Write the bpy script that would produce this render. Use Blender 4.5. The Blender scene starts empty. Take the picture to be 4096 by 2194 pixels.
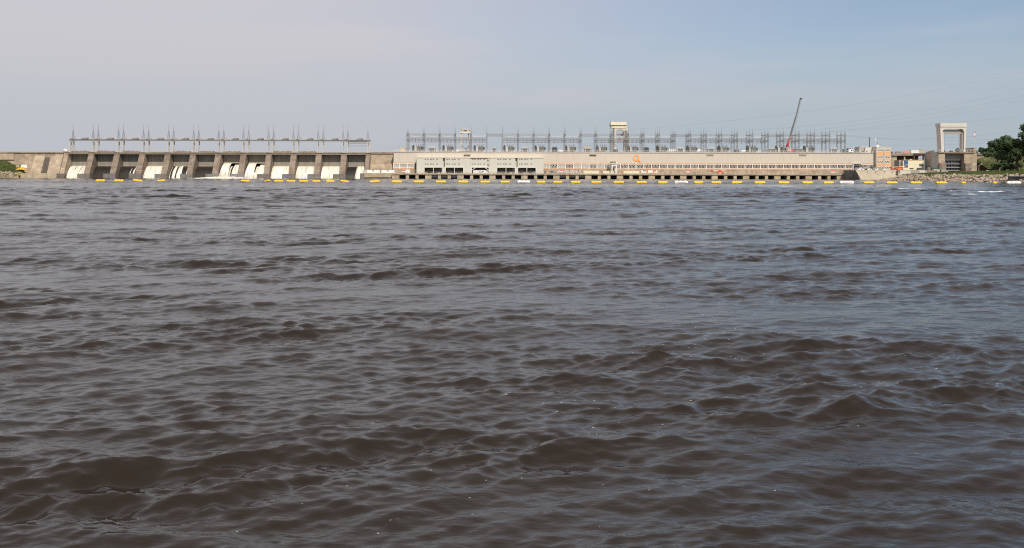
import bpy, math, random
import numpy as np
from mathutils import Matrix, Vector

# ------------------------------------------------------------------ camera
F, CX, VH, CAMZ = 3600.0, 2048.0, 696.5, 3.0        # focal length in photo pixels, principal column, horizon row, eye height
YAW, ROLL = math.atan(75 / F), 0.0017
scn = bpy.context.scene
C = scn.collection
fwd = Vector((math.sin(YAW), math.cos(YAW), 0)); rgt = Vector((math.cos(YAW), -math.sin(YAW), 0)); up = Vector((0, 0, 1))
cam = bpy.data.cameras.new('camera'); camo = bpy.data.objects.new('camera', cam); C.objects.link(camo)
cx_, cy_, cz_ = (rgt + ROLL * up).normalized(), (up - ROLL * rgt).normalized(), -fwd
camo.matrix_world = Matrix(((cx_.x, cy_.x, cz_.x, 0), (cx_.y, cy_.y, cz_.y, 0), (cx_.z, cy_.z, cz_.z, CAMZ), (0, 0, 0, 1)))
cam.sensor_fit = 'HORIZONTAL'; cam.sensor_width = 36; cam.lens = F / 4096 * 36
cam.shift_y = -(1097 - VH) / 4096
cam.clip_start = 0.2; cam.clip_end = 20000
scn.camera = camo

# ------------------------------------------------------------------ light
SUN_AZ, SUN_EL = math.radians(18), math.radians(45)   # azimuth: to the right of straight behind the camera
sdir = Vector((math.sin(SUN_AZ) * math.cos(SUN_EL), -math.cos(SUN_AZ) * math.cos(SUN_EL), math.sin(SUN_EL)))
sl = bpy.data.lights.new('sun', 'SUN'); sl.energy = 4.0; sl.angle = math.radians(0.6); sl.color = (1, 0.93, 0.82)
so = bpy.data.objects.new('sun', sl); C.objects.link(so); so.location = (60, -80, 120)
so.rotation_euler = sdir.to_track_quat('Z', 'Y').to_euler()
w = bpy.data.worlds.new('World'); scn.world = w; w.use_nodes = True
nt = w.node_tree; nt.nodes.clear()
def N(t, **kw):
    n = nt.nodes.new(t)
    for k, v in kw.items(): setattr(n, k, v)
    return n
def L(a, b): nt.links.new(a, b)
sky = N('ShaderNodeTexSky', sky_type='NISHITA', sun_disc=False, sun_elevation=SUN_EL, air_density=1.0, dust_density=1.0, ozone_density=4.0)
sky.sun_rotation = math.atan2(sdir.x, sdir.y)
bg1 = N('ShaderNodeBackground'); bg1.inputs[1].default_value = 0.105; L(sky.outputs[0], bg1.inputs[0])
bg2 = N('ShaderNodeBackground'); bg2.inputs[0].default_value = (0.595, 0.585, 0.628, 1); bg2.inputs[1].default_value = 1.0
tc = N('ShaderNodeTexCoord'); sx = N('ShaderNodeSeparateXYZ'); L(tc.outputs['Generated'], sx.inputs[0])
mr = N('ShaderNodeMapRange', interpolation_type='SMOOTHSTEP'); mr.inputs[1].default_value = 0.50; mr.inputs[2].default_value = -0.34
mr.inputs[3].default_value = 0.08; mr.inputs[4].default_value = 0.92; L(sx.outputs[0], mr.inputs[0])
mp = N('ShaderNodeMapping'); mp.inputs['Rotation'].default_value = (0, math.radians(-13), 0); mp.inputs['Scale'].default_value = (1.6, 1.6, 13)
L(tc.outputs['Generated'], mp.inputs[0])
ns = N('ShaderNodeTexNoise'); ns.inputs['Scale'].default_value = 1.5; ns.inputs['Detail'].default_value = 5; ns.inputs['Roughness'].default_value = 0.5
L(mp.outputs[0], ns.inputs[0])
mr2 = N('ShaderNodeMapRange', interpolation_type='SMOOTHSTEP'); mr2.inputs[1].default_value = 0.42; mr2.inputs[2].default_value = 0.72; mr2.inputs[3].default_value = 0; mr2.inputs[4].default_value = 0.34
L(ns.outputs[0], mr2.inputs[0])
hi_ = N('ShaderNodeMapRange', interpolation_type='SMOOTHSTEP'); hi_.inputs[1].default_value = 0.08; hi_.inputs[2].default_value = 0.55; hi_.inputs[3].default_value = 0.0; hi_.inputs[4].default_value = 0.55; L(sx.outputs[2], hi_.inputs[0])
ad0 = N('ShaderNodeMath', operation='ADD', use_clamp=True); L(mr.outputs[0], ad0.inputs[0]); L(hi_.outputs[0], ad0.inputs[1])
ad = N('ShaderNodeMath', operation='ADD', use_clamp=True); L(ad0.outputs[0], ad.inputs[0]); L(mr2.outputs[0], ad.inputs[1])
hz = N('ShaderNodeMapRange', interpolation_type='SMOOTHSTEP'); hz.inputs[1].default_value = 0.20; hz.inputs[2].default_value = 0.0; hz.inputs[3].default_value = 0.12; hz.inputs[4].default_value = 0.92; L(sx.outputs[2], hz.inputs[0])
bg3 = N('ShaderNodeBackground'); bg3.inputs[0].default_value = (0.405, 0.49, 0.565, 1); bg3.inputs[1].default_value = 1.0
mh = N('ShaderNodeMixShader'); L(hz.outputs[0], mh.inputs[0]); L(bg1.outputs[0], mh.inputs[1]); L(bg3.outputs[0], mh.inputs[2])
mx = N('ShaderNodeMixShader'); L(ad.outputs[0], mx.inputs[0]); L(mh.outputs[0], mx.inputs[1]); L(bg2.outputs[0], mx.inputs[2])
lo_ = N('ShaderNodeMapRange', interpolation_type='SMOOTHSTEP'); lo_.inputs[1].default_value = 0.17; lo_.inputs[2].default_value = 0.0; lo_.inputs[3].default_value = 0.0; lo_.inputs[4].default_value = 0.5; L(sx.outputs[2], lo_.inputs[0])
bg4 = N('ShaderNodeBackground'); bg4.inputs[0].default_value = (0.41, 0.465, 0.515, 1); bg4.inputs[1].default_value = 1.0
ml = N('ShaderNodeMixShader'); L(lo_.outputs[0], ml.inputs[0]); L(mx.outputs[0], ml.inputs[1]); L(bg4.outputs[0], ml.inputs[2])
wo = N('ShaderNodeOutputWorld'); L(ml.outputs[0], wo.inputs[0])
scn.view_settings.view_transform = 'Standard'; scn.view_settings.look = 'None'
scn.view_settings.exposure = 0.0; scn.view_settings.gamma = 1.0; scn.view_settings.use_curve_mapping = False
scn.cycles.max_bounces = 5; scn.cycles.use_denoising = False; scn.cycles.filter_width = 1.15

# ------------------------------------------------------------------ photo pixel -> place on a plane y = Y
def P(u, v, Y):
    dx, dz = (u - CX) / F, -(v - VH) / F
    d = fwd + rgt * (dx - ROLL * dz) + up * (dz + ROLL * dx)
    t = Y / d.y
    return Vector((d.x * t, Y, CAMZ + d.z * t))
def X(u, Y): return P(u, 660, Y).x
def Z(v, Y, u=2048): return P(u, v, Y).z
def on_water(u, v, z=0.0):
    dx, dz = (u - CX) / F, -(v - VH) / F
    d = fwd + rgt * (dx - ROLL * dz) + up * (dz + ROLL * dx)
    t = (z - CAMZ) / d.z
    return Vector((d.x * t, d.y * t, z))

# ------------------------------------------------------------------ materials
MATS = {}
def material(name, col, rough=0.7, var=0.12, scale=0.6, streak=0.0, metal=0.0, bump=0.0, joints=0.0, spec=0.5, ribs=0.0, dirt=None, dirt_amt=0.0):
    m = bpy.data.materials.new(name); m.use_nodes = True; t = m.node_tree; b = t.nodes['Principled BSDF']
    b.inputs['Roughness'].default_value = rough; b.inputs['Metallic'].default_value = metal
    b.inputs['Specular IOR Level'].default_value = spec
    nn, lk = t.nodes.new, t.links.new
    g = nn('ShaderNodeNewGeometry')
    def noise(sc, det, mapscale=(1, 1, 1), ro=0.6):
        mpn = nn('ShaderNodeMapping'); mpn.inputs['Scale'].default_value = mapscale; lk(g.outputs['Position'], mpn.inputs[0])
        n = nn('ShaderNodeTexNoise'); n.inputs['Scale'].default_value = sc; n.inputs['Detail'].default_value = det; n.inputs['Roughness'].default_value = ro
        lk(mpn.outputs[0], n.inputs[0]); return n.outputs[0]
    def mixc(fac, a, c2, mode='MIX'):
        x = nn('ShaderNodeMix'); x.data_type = 'RGBA'; x.blend_type = mode
        if isinstance(fac, float): x.inputs[0].default_value = fac
        else: lk(fac, x.inputs[0])
        for i, s in ((6, a), (7, c2)):
            if isinstance(s, tuple): x.inputs[i].default_value = (*s[:3], 1)
            else: lk(s, x.inputs[i])
        return x.outputs[2]
    def ramp(sock, lo, hi, a=0.0, c2=1.0):
        r = nn('ShaderNodeMapRange'); r.inputs[1].default_value = lo; r.inputs[2].default_value = hi; r.inputs[3].default_value = a; r.inputs[4].default_value = c2
        lk(sock, r.inputs[0]); return r.outputs[0]
    lo = tuple(c * (1 - var) for c in col); hi = tuple(min(1, c * (1 + var)) for c in col)
    cs = mixc(ramp(noise(scale, 4), .3, .7), lo, hi)
    if streak: cs = mixc(ramp(noise(1.0, 5, (1.3, 1.3, .07)), .42, .75, 0, streak), cs, tuple(c * .45 for c in col))
    if dirt: cs = mixc(ramp(noise(.16, 6, (1, 1, 1.4), .65), .45, .62, 0, dirt_amt), cs, dirt)
    if joints:   # pale lime lines along the pour joints
        s = nn('ShaderNodeSeparateXYZ'); lk(g.outputs['Position'], s.inputs[0])
        wob = nn('ShaderNodeMath'); wob.operation = 'MULTIPLY_ADD'; lk(noise(.25, 3), wob.inputs[0]); wob.inputs[1].default_value = .5; lk(s.outputs[2], wob.inputs[2])
        md = nn('ShaderNodeMath'); md.operation = 'PINGPONG'; lk(wob.outputs[0], md.inputs[0]); md.inputs[1].default_value = joints
        ln = ramp(md.outputs[0], .16, .03); pt = ramp(noise(.3, 4), .5, .62)
        mu = nn('ShaderNodeMath'); mu.operation = 'MULTIPLY'; lk(ln, mu.inputs[0]); lk(pt, mu.inputs[1])
        cs = mixc(mu.outputs[0], cs, tuple(min(.7, c * 1.7) for c in col))
    lk(cs, b.inputs['Base Color'])
    h = None
    if bump: h = (noise(scale * 6, 5), bump)
    if ribs:
        s = nn('ShaderNodeSeparateXYZ'); lk(g.outputs['Position'], s.inputs[0])
        md = nn('ShaderNodeMath'); md.operation = 'PINGPONG'; lk(s.outputs[0], md.inputs[0]); md.inputs[1].default_value = ribs
        h = (md.outputs[0], .6)
    if h:
        bp = nn('ShaderNodeBump'); bp.inputs['Strength'].default_value = h[1]; bp.inputs['Distance'].default_value = .15; lk(h[0], bp.inputs['Height']); lk(bp.outputs[0], b.inputs['Normal'])
    MATS[name] = m
    return m
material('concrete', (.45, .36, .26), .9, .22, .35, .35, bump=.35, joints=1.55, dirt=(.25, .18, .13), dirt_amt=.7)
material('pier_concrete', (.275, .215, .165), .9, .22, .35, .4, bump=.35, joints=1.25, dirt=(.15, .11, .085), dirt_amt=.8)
material('deck_concrete', (.30, .245, .19), .9, .25, .8, .5, bump=.3, dirt=(.16, .11, .07), dirt_amt=.6)
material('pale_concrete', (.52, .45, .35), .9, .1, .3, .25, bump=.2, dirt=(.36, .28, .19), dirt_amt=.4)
material('quay_concrete', (.50, .41, .29), .9, .18, .5, .45, bump=.25, dirt=(.27, .2, .13), dirt_amt=.5)
material('wet_shaded_concrete', (.10, .082, .068), .6, .25, .5, .5, bump=.4)  # for wet toe blocks, and as painted shade in the abutment recess
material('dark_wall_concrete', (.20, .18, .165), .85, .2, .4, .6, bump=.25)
material('ogee_wet', (.024, .019, .016), .4, .3, .6, .6, bump=.3)
material('siding', (.60, .53, .44), .55, .035, .08, .10, ribs=.35)
material('shed_cladding', (.60, .585, .50), .55, .025, .1, .05)
material('orange_panel', (.72, .40, .19), .6, .06, .4, .08)
material('white_trim', (.74, .70, .64), .6, .05, .5)
material('white_paint', (.80, .78, .74), .5, .04, .4)
material('cream_paint', (.78, .71, .50), .6, .05, .4, .1)
material('gate_steel', (.285, .255, .205), .6, .12, .3, .45)
material('steel', (.30, .295, .28), .55, .12, .9, metal=.2)
material('tower_steel', (.23, .23, .225), .5, .1, .9, metal=.3)
material('pale_steel', (.52, .49, .45), .6, .1, .7, .15)
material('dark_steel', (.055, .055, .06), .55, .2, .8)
material('transformer_grey', (.15, .148, .138), .55, .12, .9, .2)
material('radiator_dark', (.075, .072, .07), .6, .15, .9)
material('bushing_brown', (.12, .105, .095), .4, .15, 1.0)
material('ceramic_white', (.62, .61, .58), .4, .05, 1.0)
material('rust_brown', (.24, .175, .13), .85, .25, 1.0)
material('yellow_plastic', (.86, .52, .035), .45, .07, .8)
material('white_plastic', (.86, .83, .78), .45, .04, .8)
material('logo_orange', (.90, .37, .07), .5, .02, .3)
material('machine_orange', (.80, .20, .05), .5, .08, .8)
material('machine_red', (.55, .05, .035), .5, .08, .8)
material('sign_red', (.75, .16, .17), .5, .05, .8)
material('blue_paint', (.03, .12, .25), .45, .08, .8)
material('green_paint', (.035, .10, .08), .5, .08, .8)
material('lock_steel', (.10, .105, .115), .5, .25, .6, .3)
material('lock_white', (.60, .56, .50), .75, .05, .3, .12)
material('lock_grey', (.36, .34, .31), .7, .08, .3, .2)
material('rock', (.36, .29, .22), .9, .45, .55, bump=.5)
material('rock_dark', (.16, .125, .10), .9, .35, .6, bump=.5)
material('grass', (.085, .11, .026), .9, .4, .4)
material('ground', (.13, .12, .055), .95, .35, .12, bump=.2)
material('leaf', (.042, .075, .022), .7, .35, .35)
material('leaf_far', (.06, .09, .045), .8, .3, .2)
material('bark', (.10, .072, .052), .9, .25, 1.2)
material('tyre', (.02, .02, .02), .8, .1, 1)
material('wire', (.20, .205, .215), .6, .05, 1)
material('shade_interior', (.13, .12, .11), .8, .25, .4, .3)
material('foam', (.80, .745, .62), .8, .10, .9)
for nm, c, r in (('glass_dark', (.022, .03, .036), .08), ('glass_mid', (.075, .095, .105), .1), ('glass_pale', (.34, .38, .37), .15), ('car_glass', (.02, .025, .03), .08)):
    material(nm, c, r, .3, .12)
# falling water: white foam with brown threads running down
def fall_material():
    m = bpy.data.materials.new('falling_water'); m.use_nodes = True; t = m.node_tree; b = t.nodes['Principled BSDF']
    nn, lk = t.nodes.new, t.links.new
    g = nn('ShaderNodeNewGeometry'); mpn = nn('ShaderNodeMapping'); mpn.inputs['Scale'].default_value = (1.6, .10, .10); lk(g.outputs['Position'], mpn.inputs[0])
    n = nn('ShaderNodeTexNoise'); n.inputs['Scale'].default_value = 1.1; n.inputs['Detail'].default_value = 6; n.inputs['Roughness'].default_value = .62; lk(mpn.outputs[0], n.inputs[0])
    r = nn('ShaderNodeValToRGB'); e = r.color_ramp.elements
    e[0].position = .30; e[0].color = (.34, .28, .20, 1); e[1].position = .55; e[1].color = (.86, .81, .68, 1)
    lk(n.outputs[0], r.inputs[0]); lk(r.outputs[0], b.inputs['Base Color']); b.inputs['Roughness'].default_value = .6
    b.inputs['Subsurface Weight'].default_value = 0.0
    bp = nn('ShaderNodeBump'); bp.inputs['Strength'].default_value = .5; bp.inputs['Distance'].default_value = .2; lk(n.outputs[0], bp.inputs['Height']); lk(bp.outputs[0], b.inputs['Normal'])
    MATS['falling_water'] = m
fall_material()
def water_material():
    m = bpy.data.materials.new('river_water'); m.use_nodes = True; t = m.node_tree; b = t.nodes['Principled BSDF']
    nn, lk = t.nodes.new, t.links.new
    at = nn('ShaderNodeAttribute'); at.attribute_name = 'foam'
    g = nn('ShaderNodeNewGeometry')
    nz = nn('ShaderNodeTexNoise'); nz.inputs['Scale'].default_value = 1.7; nz.inputs['Detail'].default_value = 6; nz.inputs['Roughness'].default_value = .7
    mp0 = nn('ShaderNodeMapping'); mp0.inputs['Scale'].default_value = (.5, 1.0, .5); lk(g.outputs['Position'], mp0.inputs[0]); lk(mp0.outputs[0], nz.inputs[0])
    ad = nn('ShaderNodeMath'); ad.operation = 'ADD'; lk(at.outputs['Fac'], ad.inputs[0]); lk(nz.outputs[0], ad.inputs[1])
    mr = nn('ShaderNodeMapRange'); mr.inputs[1].default_value = 1.0; mr.inputs[2].default_value = 1.22; lk(ad.outputs[0], mr.inputs[0])
    mixn = nn('ShaderNodeMix'); mixn.data_type = 'RGBA'; lk(mr.outputs[0], mixn.inputs[0])
    mixn.inputs[6].default_value = (.0165, .0110, .0065, 1); mixn.inputs[7].default_value = (.72, .70, .66, 1)
    lk(mixn.outputs[2], b.inputs['Base Color'])
    b.inputs['IOR'].default_value = 1.333; b.inputs['Specular IOR Level'].default_value = .5
    r2 = nn('ShaderNodeMapRange'); r2.inputs[3].default_value = .07; r2.inputs[4].default_value = .7; lk(mr.outputs[0], r2.inputs[0]); lk(r2.outputs[0], b.inputs['Roughness'])
    mp1 = nn('ShaderNodeMapping'); mp1.inputs['Scale'].default_value = (.55, 1.0, .6); mp1.inputs['Rotation'].default_value = (0, 0, .25); lk(g.outputs['Position'], mp1.inputs[0])
    n1 = nn('ShaderNodeTexNoise'); n1.inputs['Scale'].default_value = 6.0; n1.inputs['Detail'].default_value = 4; n1.inputs['Roughness'].default_value = .5; lk(mp1.outputs[0], n1.inputs[0])
    bp = nn('ShaderNodeBump'); bp.inputs['Strength'].default_value = .22; bp.inputs['Distance'].default_value = .10; lk(n1.outputs[0], bp.inputs['Height']); lk(bp.outputs[0], b.inputs['Normal'])
    MATS['river_water'] = m
water_material()

# ------------------------------------------------------------------ mesh building
class MB:
    def __init__(s): s.v = []; s.f = []
    def quad(s, a, b, c, d):
        i = len(s.v); s.v += [tuple(a), tuple(b), tuple(c), tuple(d)]; s.f.append((i, i+1, i+2, i+3)); return s
    def box(s, x0, x1, y0, y1, z0, z1):
        if x0 > x1: x0, x1 = x1, x0
        if y0 > y1: y0, y1 = y1, y0
        if z0 > z1: z0, z1 = z1, z0
        i = len(s.v)
        s.v += [(x0,y0,z0),(x1,y0,z0),(x1,y1,z0),(x0,y1,z0),(x0,y0,z1),(x1,y0,z1),(x1,y1,z1),(x0,y1,z1)]
        s.f += [tuple(i+k for k in q) for q in ((0,3,2,1),(4,5,6,7),(0,1,5,4),(1,2,6,5),(2,3,7,6),(3,0,4,7))]; return s
    def bar(s, p, q, w, w2=None):
        p, q = Vector(p), Vector(q); d = q - p
        if d.length < 1e-6: return s
        d.normalize(); a = Vector((0,0,1)) if abs(d.z) < .9 else Vector((1,0,0))
        e = d.cross(a).normalized(); f = d.cross(e).normalized(); i = len(s.v); h = w/2; h2 = (w2 if w2 is not None else w)/2
        for c, k in ((p, h), (q, h2)):
            s.v += [tuple(c+e*k+f*k), tuple(c-e*k+f*k), tuple(c-e*k-f*k), tuple(c+e*k-f*k)]
        s.f += [(i,i+1,i+5,i+4),(i+1,i+2,i+6,i+5),(i+2,i+3,i+7,i+6),(i+3,i,i+4,i+7),(i+3,i+2,i+1,i),(i+4,i+5,i+6,i+7)]; return s
    def tube(s, p, q, r0, r1=None, n=8):
        r1 = r0 if r1 is None else r1
        p, q = Vector(p), Vector(q); d = (q - p).normalized(); a = Vector((0,0,1)) if abs(d.z) < .9 else Vector((1,0,0))
        e = d.cross(a).normalized(); f = d.cross(e).normalized(); i = len(s.v)
        for c, r in ((p, r0), (q, r1)):
            for k in range(n):
                t = 2*math.pi*k/n; s.v.append(tuple(c + e*math.cos(t)*r + f*math.sin(t)*r))
        for k in range(n): s.f.append((i+k, i+(k+1)%n, i+n+(k+1)%n, i+n+k))
        s.f += [tuple(i+n-1-k for k in range(n)), tuple(i+n+k for k in range(n))]; return s
    def extrude(s, pts, fn0, fn1):
        n = len(pts); i = len(s.v); s.v += [fn0(p) for p in pts] + [fn1(p) for p in pts]
        s.f += [tuple(range(i, i+n)), tuple(range(i+2*n-1, i+n-1, -1))]
        for k in range(n): s.f.append((i+(k+1)%n, i+k, i+n+k, i+n+(k+1)%n))
        return s
    def prism_x(s, yz, x0, x1): return s.extrude(yz, lambda p: (x0, p[0], p[1]), lambda p: (x1, p[0], p[1]))
    def prism_y(s, xz, y0, y1): return s.extrude(xz, lambda p: (p[0], y0, p[1]), lambda p: (p[0], y1, p[1]))
    def prism_z(s, xy, z0, z1): return s.extrude(xy, lambda p: (p[0], p[1], z0), lambda p: (p[0], p[1], z1))
    def mesh(s, name, mat, smooth=False):
        me = bpy.data.meshes.new(name); me.from_pydata(s.v, [], s.f); me.materials.append(MATS[mat])
        if smooth: me.polygons.foreach_set('use_smooth', [True]*len(me.polygons))
        me.update(); return me
    def build(s, name, mat, parent=None, smooth=False): return link(name, s.mesh(name, mat, smooth), parent)
def link(name, me, parent=None, loc=None):
    o = bpy.data.objects.new(name, me); C.objects.link(o)
    if loc is not None: o.location = loc
    if parent is not None: attach(o, parent)
    return o
def world_loc(o):
    return Vector(o.location) if o.parent is None else world_loc(o.parent) + Vector(o.get('_off', (0, 0, 0)))
def attach(o, parent):
    """mesh coordinates are world coordinates: cancel the parent's own offset"""
    o.parent = parent
    p, off = parent, Vector((0, 0, 0))
    while p is not None:
        if p.type == 'EMPTY': off += Vector(p.location)
        p = p.parent if p.parent is not None else None
    if parent.type == 'EMPTY': o.matrix_parent_inverse = Matrix.Translation(-off)
def tag(o, label=None, cat=None, group=None, kind=None):
    if label: o['label'] = label
    if cat: o['category'] = cat
    if group: o['group'] = group
    if kind: o['kind'] = kind
    return o
def thing(name, label, cat, loc=(0, 0, 0), group=None):
    o = bpy.data.objects.new(name, None); C.objects.link(o); o.location = loc; o.empty_display_size = .5
    return tag(o, label, cat, group)
def part(parent, name, mb, mat, smooth=False): return mb.build(name, mat, parent, smooth)
def sub(parent, name, mb, mat, smooth=False):
    o = link(name, mb.mesh(name, mat, smooth)); o.parent = parent; return o
def copy_tree(o, parent=None):
    c = o.copy(); C.objects.link(c)
    if parent is not None: c.parent = parent
    for ch in list(o.children): copy_tree(ch, c)
    return c
def place(proto, used, loc, rz=0, label=None, group=None, scale=None):
    o = proto if not used else copy_tree(proto)
    o.location = loc; o.rotation_euler = (0, 0, rz)
    if scale: o.scale = scale
    if label: o['label'] = label
    if group: o['group'] = group
    return o
def LP(name, label, cat, group=None):       # prototype at the origin, parts in local coordinates
    return thing(name, label, cat, (0, 0, 0), group)
rnd = random.Random(7)

# ------------------------------------------------------------------ planes of the place
YD = 540.0      # front of tailrace deck
YW = 550.0      # powerhouse wall
YS = 544.5      # front of the annex shed
YP = 552.0      # front of spillway piers at deck level
YG = 556.6      # spillway gates
ZR = Z(609, YW, 2500)          # powerhouse roof
ZD = Z(696, YD, 2500)          # tailrace deck top
#==PART2==
# ------------------------------------------------------------------ river
rng = np.random.default_rng(11)
NW = 190
LAM = np.exp(np.linspace(math.log(.11), math.log(6.5), NW)) * np.exp(rng.normal(0, .03, NW))
KK = 2 * math.pi / LAM
spread = np.interp(np.log(LAM), [math.log(.17), math.log(6.5)], [.85, .5])
TH = math.radians(-78) + rng.normal(0, 1, NW) * spread * .72
KX, KY = KK * np.cos(TH), KK * np.sin(TH)
PH = rng.uniform(0, 2 * math.pi, NW)
SLOPE = np.interp(np.log(LAM), np.log([.11, .2, .4, .9, 1.8, 3.5, 6.5]), [1.1, 1.5, 1.7, 1.4, .95, .55, .38])
AMP = .150 * math.sqrt(2 / NW) * SLOPE / KK
CHOP = .5
def field(x, y, seed, lx, ly, n=9):      # smooth random field, about -1..1
    r = np.random.default_rng(seed); f = np.zeros_like(x)
    for k in range(n):
        m = r.uniform(.6, 1.7); t = r.normal(0, .5); f += np.sin(2*math.pi*m*(x*math.cos(t)/lx + y*math.sin(t)/lx*.6 + (y*math.cos(t))/ly*r.choice([-1, 1])) + r.uniform(0, 6.28))
    return f*math.sqrt(2/n)*.75
def gust(x, y):
    g = np.exp(.42*field(x, y, 3, 9, 3.6) + .36*field(x, y, 4, 34, 13) + .22*field(x, y, 5, 110, 45))
    calm = 1 - .62*np.exp(-((y - 232 - 10*np.sin(.012*x)) / 26)**2) * (x > -120)
    return np.clip(g, .25, 2.3) * calm
def waves(x, y, dy=None, dx=None):
    h = np.zeros_like(x); ox = np.zeros_like(x); oy = np.zeros_like(x)
    longf = np.interp(y, [0, 30, 60, 105, 190, 205, 262, 280, 560], [.8, .85, 1.0, 1.75, 1.8, .8, .8, 1.5, 1.5])     # rougher where the currents meet
    for i in range(NW):
        a = AMP[i]
        if dy is not None:
            ly = 2*math.pi/max(abs(KY[i]), 1e-3) / dy; lx = 2*math.pi/max(abs(KX[i]), 1e-3) / dx
            a = a * np.clip((ly - 2.0)/1.2, 0, 1) * np.clip((lx - 2.0)/1.2, 0, 1)
            if not np.any(a): continue
        ph = (KX[i]*x + KY[i]*y + PH[i]).astype(np.float32)
        c, s = np.cos(ph), np.sin(ph)
        if LAM[i] > 1.5: a = a*longf
        h += a*c; ox -= a*s*(KX[i]/KK[i]); oy -= a*s*(KY[i]/KK[i])
    g = gust(x, y)
    return h*g, ox*g*CHOP, oy*g*CHOP
FOAM = []   # (u, v, half width px, half height px, strength)
for u0, u1, v, hv, st in ((2990, 3210, 744.5, 1.4, .75), (3110, 3215, 748.5, 1.4, .78), (3320, 3345, 750, 1, .5), (3330, 3440, 753, 1.2, .55), (3400, 3500, 752, 1.6, .6), (3590, 3720, 757, 2.2, .78),
        (3700, 3900, 764, 1.6, .52), (3850, 4090, 769, 1.8, .72), (3760, 3960, 778, 2, .68), (3700, 4096, 886, 3, .40), (3860, 4096, 948, 7, .40), (30, 260, 727, 1.4, .5), (180, 300, 759, 1.5, .42),
        (2420, 2600, 736, 1.2, .52), (2800, 2940, 740, 1.2, .6), (2230, 2330, 737, 1, .5), (2280, 2440, 741, 1, .4), (2460, 2700, 743.5, 1, .42),
        (720, 1010, 716, 1.8, .75), (760, 960, 719, 1.5, .5), (480, 620, 714.5, 1, .55), (1070, 1340, 716.5, 1.2, .45), (250, 480, 714, 1, .45), (1350, 1500, 717, 1, .4), (2000, 3000, 720.5, 1, .32)):
    FOAM.append((u0, u1, v, hv, st))
def make_water():
    ys = [3.0]
    while ys[-1] < 170: ys.append(ys[-1] + min(.26, max(.03, .0035*ys[-1])))
    while ys[-1] < 335: ys.append(ys[-1] + .45)
    while ys[-1] < 562: ys.append(ys[-1] + 1.0)
    core = np.array(ys); ys = np.concatenate([[-500, -80, -12, 0, 1.5], core])
    s = np.linspace(-1, 1, 640); s = np.concatenate([[-5, -2.4, -1.4, -1.08], s, [1.08, 1.4, 2.4, 5]])
    half = .60*np.abs(ys) + 4.5
    x = (half[:, None]*s[None, :]).astype(np.float64) + .021*ys[:, None]; y = np.repeat(ys[:, None], len(s), 1)
    dy = np.gradient(ys)[:, None]; dx = (half*2/639)[:, None]
    h, ox, oy = waves(x, y, dy, dx)
    mask = ((np.abs(s) <= 1)[None, :] & (ys >= 3)[:, None]).astype(float)
    far = np.clip((556 - y)/10, .25, 1)
    h *= mask*far; ox *= mask*far; oy *= mask*far
    foam = np.zeros_like(x)
    for u0, u1, v, hv, st in FOAM:
        a = on_water((u0+u1)/2, v); lft = on_water(u0, v); r = on_water(u1, v); nr = on_water((u0+u1)/2, v+hv)
        xx = (x - a.x)/((r.x - lft.x)/2); yy = (y - a.y)/max(.6, (a.y - nr.y))
        foam = np.maximum(foam, st*np.exp(-(np.abs(xx)**4) - yy**2))
    foam = np.maximum(foam, .05)
    co = np.stack([x+ox, y+oy, h], -1).reshape(-1, 3).astype(np.float32)
    nr, nc = x.shape; idx = np.arange(nr*nc).reshape(nr, nc)
    q = np.stack([idx[:-1, :-1], idx[:-1, 1:], idx[1:, 1:], idx[1:, :-1]], -1).reshape(-1, 4)
    me = bpy.data.meshes.new('river'); me.vertices.add(len(co)); me.vertices.foreach_set('co', co.ravel())
    me.loops.add(q.size); me.loops.foreach_set('vertex_index', q.ravel().astype(np.int32))
    me.polygons.add(len(q)); me.polygons.foreach_set('loop_start', np.arange(0, q.size, 4, dtype=np.int32))
    me.polygons.foreach_set('use_smooth', np.ones(len(q), bool))
    at = me.attributes.new('foam', 'FLOAT', 'POINT'); at.data.foreach_set('value', foam.ravel().astype(np.float32))
    me.update(); me.materials.append(MATS['river_water'])
    tag(link('river', me), kind='structure')
make_water()
def flecks():       # specks of foam floating on the near water
    pts = []
    r = np.random.default_rng(5)
    for u, v, su, sv, n in ((2790, 1400, 130, 25, 26), (2230, 1660, 170, 50, 22), (2900, 1330, 250, 45, 26), (2450, 1010, 260, 22, 60), (1990, 1010, 160, 16, 60), (950, 958, 130, 8, 40), (3850, 950, 180, 14, 60), (2000, 1900, 500, 200, 26), (2100, 1050, 150, 12, 40), (3300, 1500, 500, 250, 24), (1000, 2090, 400, 60, 7)):
        pts += [(u + r.normal()*su, v + r.normal()*sv) for _ in range(n)]
    pts = [p for p in pts if 760 < p[1] < 2260]
    w0 = [on_water(*p) for p in pts]; x = np.array([p.x for p in w0]); y = np.array([p.y for p in w0])
    h, ox, oy = waves(x, y)
    mb = MB()
    for i in range(len(pts)):
        px = y[i]/F; a = px*r.uniform(.8, 2.2) if y[i] > 14 else px*r.uniform(.8, 2.6); n = 7; base = len(mb.v); cx, cy, cz = x[i]+ox[i], y[i]+oy[i], h[i]+.004
        for k in range(n):
            t = 2*math.pi*k/n; rr = a*r.uniform(.7, 1.2); mb.v.append((cx+rr*math.cos(t)*2.0, cy+rr*math.sin(t), cz))
        mb.v.append((cx, cy, cz+a*.05)); 
        for k in range(n): mb.f.append((base+k, base+(k+1) % n, base+n))
    tag(mb.build('foam_flecks', 'foam'), 'scattered white foam flecks drifting on the near river water', 'foam', kind='stuff')
flecks()

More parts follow.
